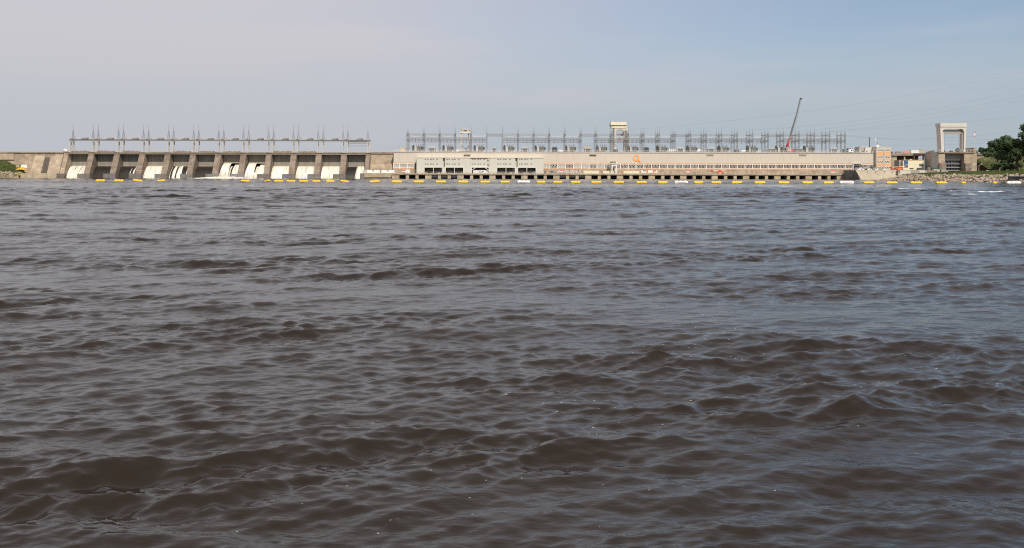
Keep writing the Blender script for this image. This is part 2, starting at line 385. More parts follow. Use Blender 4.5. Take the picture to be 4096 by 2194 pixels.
# ------------------------------------------------------------------ ground beyond the river
def gsheet():
    mb = MB(); mb.quad((-9000, -2000, -4), (9000, -2000, -4), (9000, 14000, -4), (-9000, 14000, -4))
    tag(mb.build('ground', 'ground'), kind='structure')
    mb = MB(); mb.quad((-2500, 596, 12.5), (X(3560, 596), 596, 12.5), (X(3560, 596), 6000, 12.5), (-2500, 6000, 12.5))
    tag(mb.build('reservoir_water', 'river_water'), kind='structure')
gsheet()

# ------------------------------------------------------------------ spillway dam
PIERS = [364.5, 467, 568, 670, 771, 872, 973, 1075, 1174, 1274.5, 1375.6]        # pier fronts, photo columns
ZK = Z(608, YP, 850); ZB0 = Z(612.5, YP, 850); ZB1 = Z(618, YP, 850); ZSL = Z(624, YP, 850); ZFT = 2.9
PW = (X(1426+5, YP) - X(1403+5, YP))    # pier width
dam = thing('spillway_dam', 'brown concrete spillway dam with twelve gated bays and sloping piers', 'dam', (X(870, YP), YP, 0))
px = [X(u, YP) for u in PIERS]
xl, xr = X(273, YP), X(1463, YP)
edges = [(xl, px[0]-PW/2)] + [(px[i]+PW/2, px[i+1]-PW/2) for i in range(10)] + [(px[10]+PW/2, xr)]
prof = [(YP, ZB0), (YP, ZSL), (YP-6, ZFT), (YP-6, -3), (566, -3), (566, ZB0)]
for x in px:
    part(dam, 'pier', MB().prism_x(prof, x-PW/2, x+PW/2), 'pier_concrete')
    part(dam, 'pier_cap', MB().box(x-PW/2-.12, x+PW/2+.12, YP-.35, 563, ZB0, ZK-.35), 'deck_concrete')
    part(dam, 'baffle_block', MB().box(x-PW/2-3.8, x-PW/2-.003, YP-6.2, YP-3.6, -3, ZFT-.2+rnd.uniform(-.05, .05)), 'dark_wall_concrete')
    part(dam, 'pier_foot', MB().box(x-PW/2+.003, x+PW/2+.2, YP-6.6, YP-6.003, -3, ZFT-.15), 'dark_wall_concrete')
OG = [(0, 7.25), (1.5, 7.0), (3.05, 6.2), (4.2, 5.3), (5.3, 4.3), (6.1, 3.4), (6.9, 2.3), (7.5, 1.3), (8.0, .3), (8.6, -1.4)]
def og(t):           # point on the crest curve, t from 0 to 1
    k = t*(len(OG)-1); i = min(int(k), len(OG)-2); q = k-i
    return (OG[i][0]*(1-q)+OG[i+1][0]*q, OG[i][1]*(1-q)+OG[i+1][1]*q)
ZGB = Z(666, YG, 800)
RAISED = {6: Z(653.5, YG, 940), 7: Z(654.5, YG, 1040)}
for i, (a, b) in enumerate(edges):
    pr = [(YG+.4-d, z) for d, z in OG] + [(YG-8.6, -3), (YG+4, -3), (YG+4, 7.25)]
    part(dam, 'crest', MB().prism_x(pr, a+.002, b-.002), 'ogee_wet')
    zb = RAISED.get(i, ZGB)
    g = part(dam, 'gate', MB().box(a+.25, b-.25, YG, YG+.5, zb, ZB1+1.5), 'gate_steel')
    m = MB()
    for k in range(9):
        xx = a+.25 + (b-a-.5)*(k+.5)/9; m.box(xx-.06, xx+.06, YG-.14, YG-.002, zb+.25, ZB1+1.4)
    sub(g, 'stiffener', m, 'gate_steel')
    sub(g, 'bottom_seal', MB().box(a+.3, b-.3, YG-.22, YG-.004, zb-.05, zb+.22), 'pale_concrete')
    part(dam, 'deck_beam', MB().box(a+.003, b-.003, YP+.15, YP+.9, ZB1, ZB0-.25), 'pale_concrete')
    part(dam, 'deck_slab', MB().box(a+.14, b-.14, YP-.2, 562.8, ZB0-.24, ZK-.4), 'deck_concrete')
# gate slot backs (so the sky does not show through raised gates)
part(dam, 'upstream_wall', MB().box(xl-4, xr+3, 566.003, 571, -3, ZK-.6), 'wet_shaded_concrete')
# abutment at the left of the first bay
ab = [(YP, ZB0), (YP, ZSL), (YP-5.5, ZFT), (YP-5.5, -3), (566, -3), (566, ZB0)]
part(dam, 'pier', MB().prism_x(ab, X(256, YP), xl), 'concrete')
part(dam, 'pier_cap', MB().box(X(254, YP), xl+.1, YP-.3, 563, ZB0, ZK-.35), 'deck_concrete')
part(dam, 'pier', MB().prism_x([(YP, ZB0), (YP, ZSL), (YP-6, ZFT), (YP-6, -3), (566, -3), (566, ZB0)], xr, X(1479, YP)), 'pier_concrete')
part(dam, 'pier_cap', MB().box(xr-.1, X(1480, YP), YP-.3, 563, ZB0, ZK-.35), 'deck_concrete')

# falling water
def sheet(name, label, x0, x1, out=.28, t0=0.0, t1=1.0, gaps=0.0, seed=0, rough=.10, lift=0.0, group='sheets of water below the spillway gates', taper=0.0, throw=0.0):
    r = np.random.default_rng(seed); nx, ny = int((x1-x0)/.22)+2, 34
    mb = MB(); col = np.convolve(r.normal(0, 1, nx+8), np.ones(5)/5, 'same')[4:4+nx]; kill = np.convolve(r.normal(0, 1, nx+8), np.ones(4)/4, 'same')[4:4+nx]
    for j in range(ny):
        t = t0 + (t1-t0)*j/(ny-1); d, z = og(t); f = j/(ny-1)
        for i in range(nx):
            xx = x0 + (x1-x0)*i/(nx-1); c = (i/(nx-1)-.5)
            nn_ = out + throw*math.sin(min(1, f*1.25)*math.pi*.5) + col[i]*.16*min(1, f*3+.15) + r.normal()*rough*f
            zz = z + out*.7 + lift*(1-f)**2 + r.normal()*rough*.4*f - throw*.15*f
            xx += c*taper*(1-f)*-(x1-x0)*.5
            mb.v.append((xx, YG+.4-d-nn_, max(zz, -.6)))
    for j in range(ny-1):
        for i in range(nx-1):
            if gaps and kill[i]*.5 + .12*math.sin(i*.7) < gaps-.5+(.22*(1-j/ny)): continue
            k = j*nx+i; mb.f.append((k, k+nx, k+nx+1, k+1))
    o = mb.build(name, 'falling_water', None, True); m = o.modifiers.new('thickness', 'SOLIDIFY'); m.thickness = .12; m.offset = -1
    return tag(o, label, 'waterfall', group)
E = edges
def frac(i, a, b): return E[i][0]+(E[i][1]-E[i][0])*a, E[i][0]+(E[i][1]-E[i][0])*b
full = 'wide sheet of white water pouring over the spillway crest under a closed gate'
a, b = frac(0, .02, .98); sheet('falling_water', 'white water sheet in the spillway bay beside the left abutment', a, b, seed=1, gaps=.06)
for i, s in ((3, 2), (8, 3), (9, 4), (10, 5)):
    a, b = frac(i, .015, .985); sheet('falling_water', full, a, b, seed=s)
a, b = frac(4, .03, .97); sheet('falling_water', 'streaky white water in thin threads with dark gaps between them', a, b, seed=16, gaps=.43)
a, b = frac(2, .55, .98); sheet('falling_water', 'faint trickle of water down a dark wet spillway bay', a, b, seed=27, gaps=.68, out=.12)
a, b = frac(11, .45, .99); sheet('falling_water', 'white water covering half of the spillway bay beside the trailers', a, b, seed=8, taper=.55)
jets = 'thick white jet of water bursting from under a raised spillway gate'
for i, s in ((6, 9), (7, 10)):
    a, b = frac(i, .03, .50); sheet('water_jet', jets, a, b, seed=s, out=.7, rough=.28, lift=1.6, throw=1.9, taper=.35, group='water jets below the raised gates')
    a, b = frac(i, .62, .98); sheet('water_jet', jets, a, b, seed=s+30, out=.5, rough=.22, lift=.8, throw=1.2, taper=.4, group='water jets below the raised gates')
    a, b = frac(i, .42, .75); sheet('falling_water', 'thin veil of water between two white jets below a raised gate', a, b, seed=s+60, out=.15, gaps=.22, group='thin veils between the jets')
# boiling foam at the foot of the jets
def foam_boil():
    mb = MB(); r = random.Random(4)
    for k in range(420):
        u = r.triangular(745, 1020, 900); d = r.uniform(2, 9); x = X(u, YP-6-d*.6); h = (1.25*math.exp(-((u-905)/85)**2)+.15)*r.uniform(.3, 1)
        rr = r.uniform(.35, .9); y = YP-5.5-d; n = 7
        for ring, (fr, fz) in enumerate(((1, -.35), (.95, .15), (.6, .7), (.02, 1.0))):
            for q in range(n):
                t = 2*math.pi*q/n; j = r.uniform(.8, 1.2)*rr*fr; mb.v.append((x+j*math.cos(t)*1.35, y+j*math.sin(t), fz*h*r.uniform(.85, 1.15)))
        b0 = len(mb.v)-4*n
        for ring in range(3):
            for q in range(n): mb.f.append((b0+ring*n+q, b0+ring*n+(q+1) % n, b0+(ring+1)*n+(q+1) % n, b0+(ring+1)*n+q))
    tag(mb.build('foam_boil', 'foam', None, True), 'churning white foam on the water below the raised spillway gates', 'foam', kind='stuff')
foam_boil()

# spray hanging over the foot of the falls
def spray(u, hw, hz_, y, hy, dens):
    me = bpy.data.meshes.new('spray_mist'); mb = MB(); n, q = 16, 9
    for j in range(q+1):
        p = math.pi*j/q
        for k in range(n): t = 2*math.pi*k/n; mb.v.append((math.sin(p)*math.cos(t), math.sin(p)*math.sin(t), math.cos(p)))
    for j in range(q):
        for k in range(n): mb.f.append((j*n+k, (j+1)*n+k, (j+1)*n+(k+1) % n, j*n+(k+1) % n))
    m = bpy.data.materials.new('spray_mist'); m.use_nodes = True; t = m.node_tree; t.nodes.clear(); nn, lk = t.nodes.new, t.links.new
    tcn = nn('ShaderNodeTexCoord'); ln = nn('ShaderNodeVectorMath'); ln.operation = 'LENGTH'; lk(tcn.outputs['Object'], ln.inputs[0])
    fall = nn('ShaderNodeMapRange'); fall.inputs[1].default_value = 1.0; fall.inputs[2].default_value = .25; lk(ln.outputs['Value'], fall.inputs[0])
    nz = nn('ShaderNodeTexNoise'); nz.inputs['Scale'].default_value = 3.0; nz.inputs['Detail'].default_value = 4; lk(tcn.outputs['Object'], nz.inputs[0])
    r1 = nn('ShaderNodeMapRange'); r1.inputs[1].default_value = .38; r1.inputs[2].default_value = .7; r1.inputs[4].default_value = dens; lk(nz.outputs[0], r1.inputs[0])
    mu = nn('ShaderNodeMath'); mu.operation = 'MULTIPLY'; lk(fall.outputs[0], mu.inputs[0]); lk(r1.outputs[0], mu.inputs[1])
    v = nn('ShaderNodeVolumePrincipled'); v.inputs['Color'].default_value = (.95, .95, .95, 1); lk(mu.outputs[0], v.inputs['Density']); o_ = nn('ShaderNodeOutputMaterial'); lk(v.outputs[0], o_.inputs['Volume'])
    MATS['spray_mist'] = m; o = mb.build('spray_mist', 'spray_mist'); o.location = (X(u, y), y, .3); o.scale = (hw*y/F, hy, hz_)
    tag(o, 'pale spray hanging over the foot of the spillway falls', 'spray', kind='stuff')
spray(930, 105, 4.6, 541, 6, .30); spray(625, 60, 2.6, 542.5, 4, .10); spray(1240, 170, 2.4, 542.5, 4, .09)

# railing helper: posts and rails of one run
def railing(name, label, x0, x1, y, z, h, pitch, rails=2, wpost=.07, wrail=.06, mat='pale_steel', group=None):
    m = MB(); n = max(1, int(round((x1-x0)/pitch)))
    for k in range(n+1): xx = x0+(x1-x0)*k/n; m.box(xx-wpost/2, xx+wpost/2, y-wpost/2, y+wpost/2, z, z+h)
    t = thing(name, label, 'railing', ((x0+x1)/2, y, z), group)
    part(t, 'posts', m, mat)['kind'] = 'stuff'
    for k in range(rails):
        zz = z+h*(k+1)/rails; part(t, 'rail', MB().box(x0, x1, y-wrail/2-.003, y+wrail/2+.003, zz-wrail/2, zz+wrail/2), mat)
    return t
railing('railing', 'thin grey railing along the top of the spillway deck', X(256, YP), X(1480, YP), YP+.1, ZK-.42, 1.1, 1.6, 2)
# stop logs stored on the deck behind the railing
for i in (0, 1, 2, 4, 5, 6, 8, 9):
    a, b = E[i]; m = MB(); x = a+.5
    while x < b-1.2:
        ww = rnd.uniform(.7, 1.5); m.box(x, x+ww, YP+2.5, YP+3.6, ZK-.4, ZK+rnd.uniform(.25, .75)); x += ww+rnd.uniform(.1, .5)
    tag(m.build('stop_log_row', 'rust_brown'), 'row of brown stop log pieces stored on the spillway deck', 'stop logs', 'stop log rows on the spillway deck')

# gate hoist gantry on the deck
YT = YP+4.2; ZP0, ZP1 = Z(564.5, YT, 850), Z(559.5, YT, 850)
SC = YT/F
gan = thing('gate_hoist_gantry', 'long grey steel gate hoist gantry with spired masts above the spillway', 'gantry', (X(870, YT), YT, ZK))
TW = [(278.5, 290.5), (368.5, 391.5), (470, 492.5), (570, 593.2), (670.8, 693.5), (771, 794), (871.5, 894.2), (970.5, 994), (1071, 1094), (1171, 1193.5), (1270, 1293.5), (1370, 1391.5), (1469, 1480)]
masts = []
for i, (a, b) in enumerate(TW):
    x0, x1 = X(a, YT)+.2, X(b, YT)-.2; m = MB()
    for x in (x0, x1):
        for y in (YT, YT+2.2):
            m.box(x-.22, x+.22, y-.2, y+.2, ZK-.4, ZP0)
        for k in range(4):
            z = ZK+.3+(ZP0-ZK-.6)*k/3; m.bar((x, YT+.1, z), (x, YT+2.1, z), .14)
            if k < 3: m.bar((x, YT+.1, z), (x, YT+2.1, z+(ZP0-ZK-.6)/3), .1)
    for f in (.22, .58): m.box(x0+.2, x1-.2, YT-.06, YT+.06, ZK+(ZP0-ZK)*f-.06, ZK+(ZP0-ZK)*f+.06)
    m.box(x0-.2, x1+.2, YT-.28, YT+.28, ZP0-.55, ZP0-.002)
    if len(TW)-1 > i > 0:
        m.bar((x0+.2, YT, ZP0-1.5), (x0+.9, YT, ZP0-.5), .14); m.bar((x1-.2, YT, ZP0-1.5), (x1-.9, YT, ZP0-.5), .14)
    tw = part(gan, 'tower', m, 'pale_steel')
    ms = [x1] if i == 0 else ([x0] if i == len(TW)-1 else [x0, x1])
    for x in ms:
        zb, zt, zw = ZP1+.3, Z(523.5, YT, 850), Z(497, YT, 850)+rnd.uniform(-.3, .2); mm = MB()
        for sx_ in (-1, 1):
            for sy in (-1, 1): mm.bar((x+sx_*.75, YT+1.1+sy*.75, zb-.4), (x+sx_*.1, YT+1.1+sy*.1, zt), .09)
        for k in range(1, 5):
            f = k/5; r_ = .75*(1-f)+.1*f; z = zb+(zt-zb)*f
            for p, q in (((-r_, -r_), (r_, -r_)), ((r_, -r_), (r_, r_)), ((r_, r_), (-r_, r_)), ((-r_, r_), (-r_, -r_))):
                mm.bar((x+p[0], YT+1.1+p[1], z), (x+q[0], YT+1.1+q[1], z), .05)
                r2 = .75*(1-f+.2)+.1*(f-.2); mm.bar((x+p[0]*r2/r_, YT+1.1+p[1]*r2/r_, z-(zt-zb)/5), (x+q[0], YT+1.1+q[1], z), .045)
        sp = sub(tw, 'mast', mm, 'tower_steel'); 
        mw = MB(); mw.bar((x, YT+1.1, zt-.3), (x, YT+1.1, zw), .16, .06); sub(tw, 'lightning_rod', mw, 'tower_steel')
for i in range(12):
    a, b = X(TW[i][0], YT) if i == 0 else (X(TW[i][0], YT)+X(TW[i][1], YT))/2, X(TW[12][1], YT) if i == 11 else (X(TW[i+1][0], YT)+X(TW[i+1][1], YT))/2
    part(gan, 'platform_girder', MB().box(a+.003, b-.003, YT-.45, YT-.2, ZP0, ZP1-.15).box(a+.003, b-.003, YT+2.3, YT+2.55, ZP0, ZP1-.15).box(a+.003, b-.003, YT-.7, YT+2.7, ZP1-.148, ZP1), 'steel')
    mm = MB(); n = 9
    for k in range(n+1):
        xx = a+.05+(b-a-.1)*k/n
        for y in (YT-.65, YT+2.65): mm.box(xx-.03, xx+.03, y-.03, y+.03, ZP1, ZP1+1.15)
    for y in (YT-.65, YT+2.65):
        for z in (.6, 1.12): mm.box(a+.02, b-.02, y-.035, y+.035, ZP1+z-.03, ZP1+z+.03)
    part(gan, 'guard_rail', mm, 'pale_steel')
    c0, c1 = X(TW[i][1], YT), X(TW[i+1][0], YT)
    mm = MB(); xm = c0+(c1-c0)*.42
    mm.box(xm, xm+(c1-c0)*.22, YT, YT+1.4, ZP1, ZP1+.35); mm.box(xm+.6, xm+1.6, YT+.2, YT+1.2, ZP1+.36, ZP1+.8)
    mm.tube((xm+(c1-c0)*.12, YT+.8, ZP1+.8), (xm+(c1-c0)*.36, YT+.8, ZP1+.85), .22); mm.box(xm+(c1-c0)*.24, xm+(c1-c0)*.34, YT+.2, YT+1.5, ZP1, ZP1+1.05)
    mm.box(c0-1.6, c0-.2, YT+.1, YT+1.6, ZP1, ZP1+.45)
    part(gan, 'hoist_motor', mm, 'transformer_grey')
    for f in (.15, .74):
        xx = c0+(c1-c0)*f; part(gan, 'orange_drum', MB().tube((xx-.32, YT-.1, ZP1+.68), (xx+.32, YT-.1, ZP1+.68), .26, n=10), 'machine_orange')
# travelling beam hung below the last span
x0, x1 = X(1395, YT), X(1468, YT); za, zb = Z(567, YT, 1430), Z(576, YT, 1430); m = MB()
m.box(x0, x1, YT+.2, YT+.5, zb, zb+.5); m.box(x0, x1, YT+.2, YT+.5, za-.35, za)
for k in range(17): xx = x0+(x1-x0)*k/16; m.bar((xx, YT+.35, zb+.4), (xx, YT+.35, za-.2), .1)
part(gan, 'lifting_beam', m, 'steel')
m = MB(); zc, zd = Z(581.5, YT, 1430), Z(586.5, YT, 1430); m.bar((x0, YT+.4, zc), (x1, YT+.4, zc), .12); m.bar((x0, YT+.4, zd), (x1, YT+.4, zd), .12)
for k in range(16): p = x0+(x1-x0)*k/16; q = x0+(x1-x0)*(k+1)/16; m.bar((p, YT+.4, zc if k % 2 else zd), (q, YT+.4, zd if k % 2 else zc), .08)
part(gan, 'lattice_beam', m, 'steel')

# ------------------------------------------------------------------ left abutment wall and bank
lw = thing('abutment_wall', 'tan concrete dam wall with a stepped buttress running to the left bank', 'dam wall', (X(130, 553), 553, 0))
Y1 = 553.0
part(lw, 'wall', MB().box(X(-400, Y1), X(255.5, Y1), Y1, 566, -3, Z(614, Y1, 130)), 'concrete')
part(lw, 'coping', MB().box(X(-400, Y1), X(255.2, Y1), Y1-.5, 566.2, Z(614, Y1, 130)+.003, ZK-.3), 'deck_concrete')
part(lw, 'ledge', MB().box(X(-400, Y1), X(58, Y1), Y1-.6, Y1-.003, Z(640, Y1, 30), Z(615.5, Y1, 30)), 'concrete')
zt = Z(624, Y1, 160); zl = Z(691, Y1, 160)
def slope_block(u0, u1, out, mat, name='buttress', ztop=None):
    zz = ztop or zt
    part(lw, name, MB().prism_x([(Y1-.003, zz), (Y1-.9, zz), (Y1-out, zl-.4), (Y1-out, -3), (Y1-.003, -3)], X(u0, Y1), X(u1, Y1)), mat)
slope_block(143, 184, 6.5, 'concrete')
slope_block(184.1, 206, 3.3, 'wet_shaded_concrete', 'shaded_recess', Z(631, Y1, 190))  # recess between the buttresses, its shadow put into the dark colour
slope_block(206.1, 255, 5.6, 'concrete')
part(lw, 'apron', MB().box(X(44, 544), X(131, 544), 543.5, 552.9, -3, Z(693.5, 544, 90)), 'quay_concrete')
part(lw, 'apron', MB().box(X(131.2, 544), X(226, 544), 543.8, 546.4, -3, Z(693.8, 544, 180)), 'quay_concrete')
part(lw, 'toe_block', MB().prism_x([(546.4, -3), (546.4, 2.6), (545.4, 2.2), (543.9, .7), (543.4, -3)], X(226.2, 544), X(257, 544)), 'wet_shaded_concrete')
part(lw, 'lower_wall', MB().box(X(75, 549), X(138, 549), 548.5, 552.9, 2, Z(677, 549, 100)), 'concrete')
railing('railing', 'thin grey railing along the dam wall over the left bank', X(-60, Y1), X(254, Y1), Y1, ZK-.3, 1.1, 2.2, 2)
tk = thing('storage_tank', 'small round white tank with a yellow rim on the dam wall', 'tank', (X(262, YP+2), YP+2, ZK-.35))
ct = Vector((X(262, YP+2), YP+2, ZK-.35)); part(tk, 'shell', MB().tube(ct, ct+Vector((0, 0, 1.75)), 1.25, n=20), 'white_paint', True)
part(tk, 'rim', MB().tube(ct+Vector((0, 0, 1.751)), ct+Vector((0, 0, 1.98)), 1.29, n=20), 'yellow_plastic')
part(tk, 'hatch', MB().box(ct.x-.15, ct.x+.1, ct.y-1.32, ct.y-1.24, ct.z+.9, ct.z+1.3), 'dark_steel')
# left bank: earth, stones, grass
def left_bank():
    x0 = X(80, 543); mb = MB(); n = 14; prs = []
    for k in range(n+1):
        x = x0 - (x0-X(-700, 520))*(k/n)**1.6; f = min(1, (x0-x)/12.5); y = 541 - 26*(k/n)**1.2
        prs.append(((x, y-1, -1.5), (x, y+1.2, 1.0), (x, y+3.5, 3.0+.6*f), (x, y+7, 3.2+5.0*f), (x, 553.2, 3.3+6.6*f)))
    for c in prs: mb.v += c
    for k in range(n):
        for j in range(4): a = k*5+j; mb.f.append((a+5, a, a+1, a+6))
    o = mb.build('left_bank', 'ground', None, True); tag(o, kind='structure'); return prs
lb = left_bank()
def rock_mesh(seed):
    r = random.Random(seed); mb = MB(); n = 8
    ax = (r.uniform(.8, 1.3), r.uniform(.7, 1.1), r.uniform(.45, .75))
    for ring in range(4):
        ph = -1.2+2.4*ring/3
        for k in range(n): t = 2*math.pi*k/n; j = r.uniform(.72, 1.15); mb.v.append((ax[0]*math.cos(ph)*math.cos(t)*j, ax[1]*math.cos(ph)*math.sin(t)*j, ax[2]*math.sin(ph)*j))
    for ring in range(3):
        for k in range(n): mb.f.append((ring*n+k, ring*n+(k+1) % n, (ring+1)*n+(k+1) % n, (ring+1)*n+k))
    mb.f += [tuple(range(n-1, -1, -1)), tuple(range(3*n, 4*n))]
    return mb
RK = [rock_mesh(s).mesh('stone', 'rock') for s in range(10)]; RKD = [rock_mesh(s+50).mesh('stone', 'rock_dark') for s in range(4)]
def stone(parent, p, s, r, dark=False):
    o = bpy.data.objects.new('stone', r.choice(RKD if dark else RK)); C.objects.link(o); o.parent = parent; o.location = p
    o.scale = (s, s*r.uniform(.8, 1.1), s*r.uniform(.7, 1.1)); o.rotation_euler = (r.uniform(-.5, .5), r.uniform(-.5, .5), r.uniform(0, 6.3)); return o
r = random.Random(3); bank_l = bpy.data.objects['left_bank']
def lb_at(i, q, f):
    j = min(3, int(f)); g_ = f-j
    return Vector(lb[i][j]).lerp(Vector(lb[i][j+1]), g_).lerp(Vector(lb[i+1][j]).lerp(Vector(lb[i+1][j+1]), g_), q)
for k in range(240):
    stone(bank_l, lb_at(r.randrange(6), r.random(), r.uniform(.45, 2.15))+Vector((0, 0, .12)), r.uniform(.32, .8), r)
def blades(name, label, pts, h, w_, mat, seed, parent=None):
    r = random.Random(seed); mb = MB()
    for p in pts:
        a = r.uniform(0, 3.14); hh = h*r.uniform(.5, 1.25); ww = w_*r.uniform(.6, 1.3); dx, dy = math.cos(a)*ww, math.sin(a)*ww; lx, ly = r.uniform(-.3, .3)*hh, r.uniform(-.3, .3)*hh
        i = len(mb.v); mb.v += [(p[0]-dx, p[1]-dy, p[2]-.1), (p[0]+dx, p[1]+dy, p[2]-.1), (p[0]+lx, p[1]+ly, p[2]+hh)]; mb.f.append((i, i+1, i+2))
    return tag(mb.build(name, mat, parent), label, 'grass', kind='stuff')
pts = []
for k in range(4200):
    pts.append(lb_at(r.randrange(6), r.random(), r.uniform(2.1, 4)))
blades('grass', 'green grass and weeds on the left bank below the dam wall', pts, .8, .35, 'grass', 6)
# floats heaped on the apron, with a white container
pile = MB(); r = random.Random(8)
for k in range(26):
    u = r.triangular(66, 105, 88); y = 545+r.uniform(0, 2.5); z = Z(693.5, 544, 90)+ .8 + r.uniform(0, 1.5)*(1-abs(u-88)/25)+1.2; a = r.uniform(-.6, .6)
    x = X(u, y); pile.tube((x-.9*math.cos(a), y-.4*math.sin(a), z-.15), (x+.9*math.cos(a), y+.4*math.sin(a), z+.15), .3, n=8)
tag(pile.build('float_pile', 'yellow_plastic', None, True), 'heap of yellow boom floats beside a white container on the left bank', 'floats')
def container(u0, u1, v0, v1, Y, mat, label, depth=2.4, name='container', doors=True, cat='container', roof=None):
    x0, x1, z0, z1 = X(u0, Y), X(u1, Y), Z(v1, Y, (u0+u1)/2), Z(v0, Y, (u0+u1)/2)
    t = thing(name, label, cat, ((x0+x1)/2, Y, z0)); part(t, 'body', MB().box(x0, x1, Y, Y+depth, z0, z1), mat)
    m = MB(); n = max(2, int((x1-x0)/1.3))
    for k in range(n+1): xx = x0+.06+(x1-x0-.12)*k/n; m.box(xx-.05, xx+.05, Y-.06, Y-.002, z0+.1, z1-.08)
    part(t, 'rib', m, mat)['kind'] = 'stuff'
    part(t, 'roof', MB().box(x0-.08, x1+.08, Y-.1, Y+depth+.08, z1+.002, z1+.14), roof or mat)
    return t
container(84, 108, 660, 672, 548, 'white_paint', 'white site container behind the yellow floats on the left bank')
container(64, 76, 662, 671, 548.5, 'pale_concrete', 'small tan hut beside the white container on the left bank', 2)

# wall between spillway and powerhouse, with the quay in front
Y2 = 556.0
mw = thing('link_wall', 'cracked tan concrete wall between the spillway and the powerhouse', 'dam wall', (X(1525, Y2), Y2, 0))
part(mw, 'wall', MB().box(X(1479.3, Y2), X(1600, Y2), Y2, 566, -3, Z(616, Y2, 1525)), 'concrete')
part(mw, 'coping', MB().box(X(1479.3, Y2), X(1600, Y2), Y2-.6, 566.2, Z(616, Y2, 1525)+.003, Z(609.5, Y2, 1525)), 'deck_concrete')
part(mw, 'ledge', MB().prism_x([(Y2-.003, Z(658, Y2, 1525)), (Y2-.5, Z(658.5, Y2, 1525)), (Y2-3, Z(675, Y2, 1525)), (Y2-3, 2), (Y2-.003, 2)], X(1481, Y2), X(1575, Y2)), 'concrete')
railing('railing', 'pale railing above the wall between spillway and powerhouse', X(1482, Y2), X(1570, Y2), Y2, Z(609.5, Y2, 1525), 1, 2.0, 2)
qz = Z(693, 542, 1500)
qy = thing('quay', 'low concrete quay carrying white site trailers between spillway and powerhouse', 'quay', (X(1500, 542), 542, 0))
part(qy, 'wall', MB().box(X(1441, 541.5), X(1568, 541.5), 541.5, 553, -3, qz), 'quay_concrete')
part(qy, 'toe', MB().box(X(1458, 541), X(1567, 541), 540.9, 541.497, -3, .9), 'wet_shaded_concrete')
part(qy, 'fender_pier', MB().box(X(1440, 541), X(1457.5, 541), 540.4, 541.49, -3, qz-.4), 'dark_wall_concrete')
for (u0, u1, n) in ((1466, 1519, 'beside the spillway'), (1526, 1578, 'next to the powerhouse corner')):
    t = container(u0, u1, 680, 692.6, 544, 'white_paint', 'long white site trailer on the quay '+n, 2.8, 'site_trailer', cat='trailer', roof='lock_grey')
    xm = X(u0+(u1-u0)*.45, 544); part(t, 'window', MB().box(xm, xm+.7, 543.9, 543.998, Z(687, 544), Z(683, 544)), 'glass_dark')
tag(MB().box(X(1450, 545), X(1465, 545), 545, 547, qz, Z(682, 545)).build('supply_crate', 'pale_steel'), 'small grey stacked crate beside the white trailer on the quay', 'crate')
#==PART3==
# ------------------------------------------------------------------ powerhouse
XA, XB = X(1574.6, YW), X(3507, YW)
ZF = Z(612.5, YW, 2500); ZW1 = Z(653.5, YW, 2500); ZW0 = Z(678.5, YW, 2500)
ph = thing('powerhouse', 'very long beige powerhouse with a band of windows and orange panels', 'power station', ((XA+XB)/2, YW, ZD))
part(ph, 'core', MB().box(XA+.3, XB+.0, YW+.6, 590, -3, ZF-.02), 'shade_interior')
part(ph, 'base_wall', MB().box(XA, XB, YW-.25, YW+.59, -2, ZW0), 'concrete')
part(ph, 'roof_slab', MB().box(XA-.3, XB, YW-.35, 590.3, ZF, ZR), 'pale_steel')
part(ph, 'end_wall', MB().box(XA, XA+.29, YW+.005, 590, ZW0+.003, ZF-.004), 'siding')
posts = [1574.6, 1598.4, 1629.6, 1661.5, 2167.5] + [2199.2+31.42*k - .0045*k*k*1.0 for k in range(9)]
posts = [1574.6, 1598.4, 1629.6, 1661.5, 1693.2, 1724.9, 1756.6, 1788.3, 1820, 1851.7, 1883.4, 1915, 1946.6, 1978.2, 2009.8, 2041.4, 2073, 2104.6, 2136.1, 2167.6, 2199.1, 2230.6, 2262.2, 2293.5, 2324.8, 2356.1, 2387.6, 2418.7,
         2450, 2481.3, 2512.8, 2543.9, 2575.2, 2606.3, 2637.4, 2668.7, 2699.8, 2730.9, 2762.2, 2793.3, 2824.3, 2855.4, 2886.3, 2917.4, 2948.3, 2979.1, 3010.2, 3041.1, 3072, 3103, 3133.9, 3164.8, 3195.7, 3226.3, 3257, 3287.8, 3318.5, 3349.3, 3380.2, 3411, 3441, 3471.5, 3499, 3507]
WZ0, WZ1 = Z(673.2, YW, 2500), Z(658.8, YW, 2500)
spm, frm = {}, {}
def bay_frame(wd, h):
    m = MB(); t = .13; y0, y1 = -.10, .02
    for z in (0, h-t): m.box(0, wd, y0, y1, z, z+t)
    n = 5; cw = wd/n
    for k in range(n+1): x = min(max(cw*k-t/2, 0), wd-t); m.box(x, x+t, y0+.004, y1, t, h-t)
    for k in range(n):
        z = h*.34 if k % 2 == 0 else h*.66; m.box(cw*k+t/2, cw*(k+1)-t/2, y0+.008, y1, z-.10, z+.10)
    return m
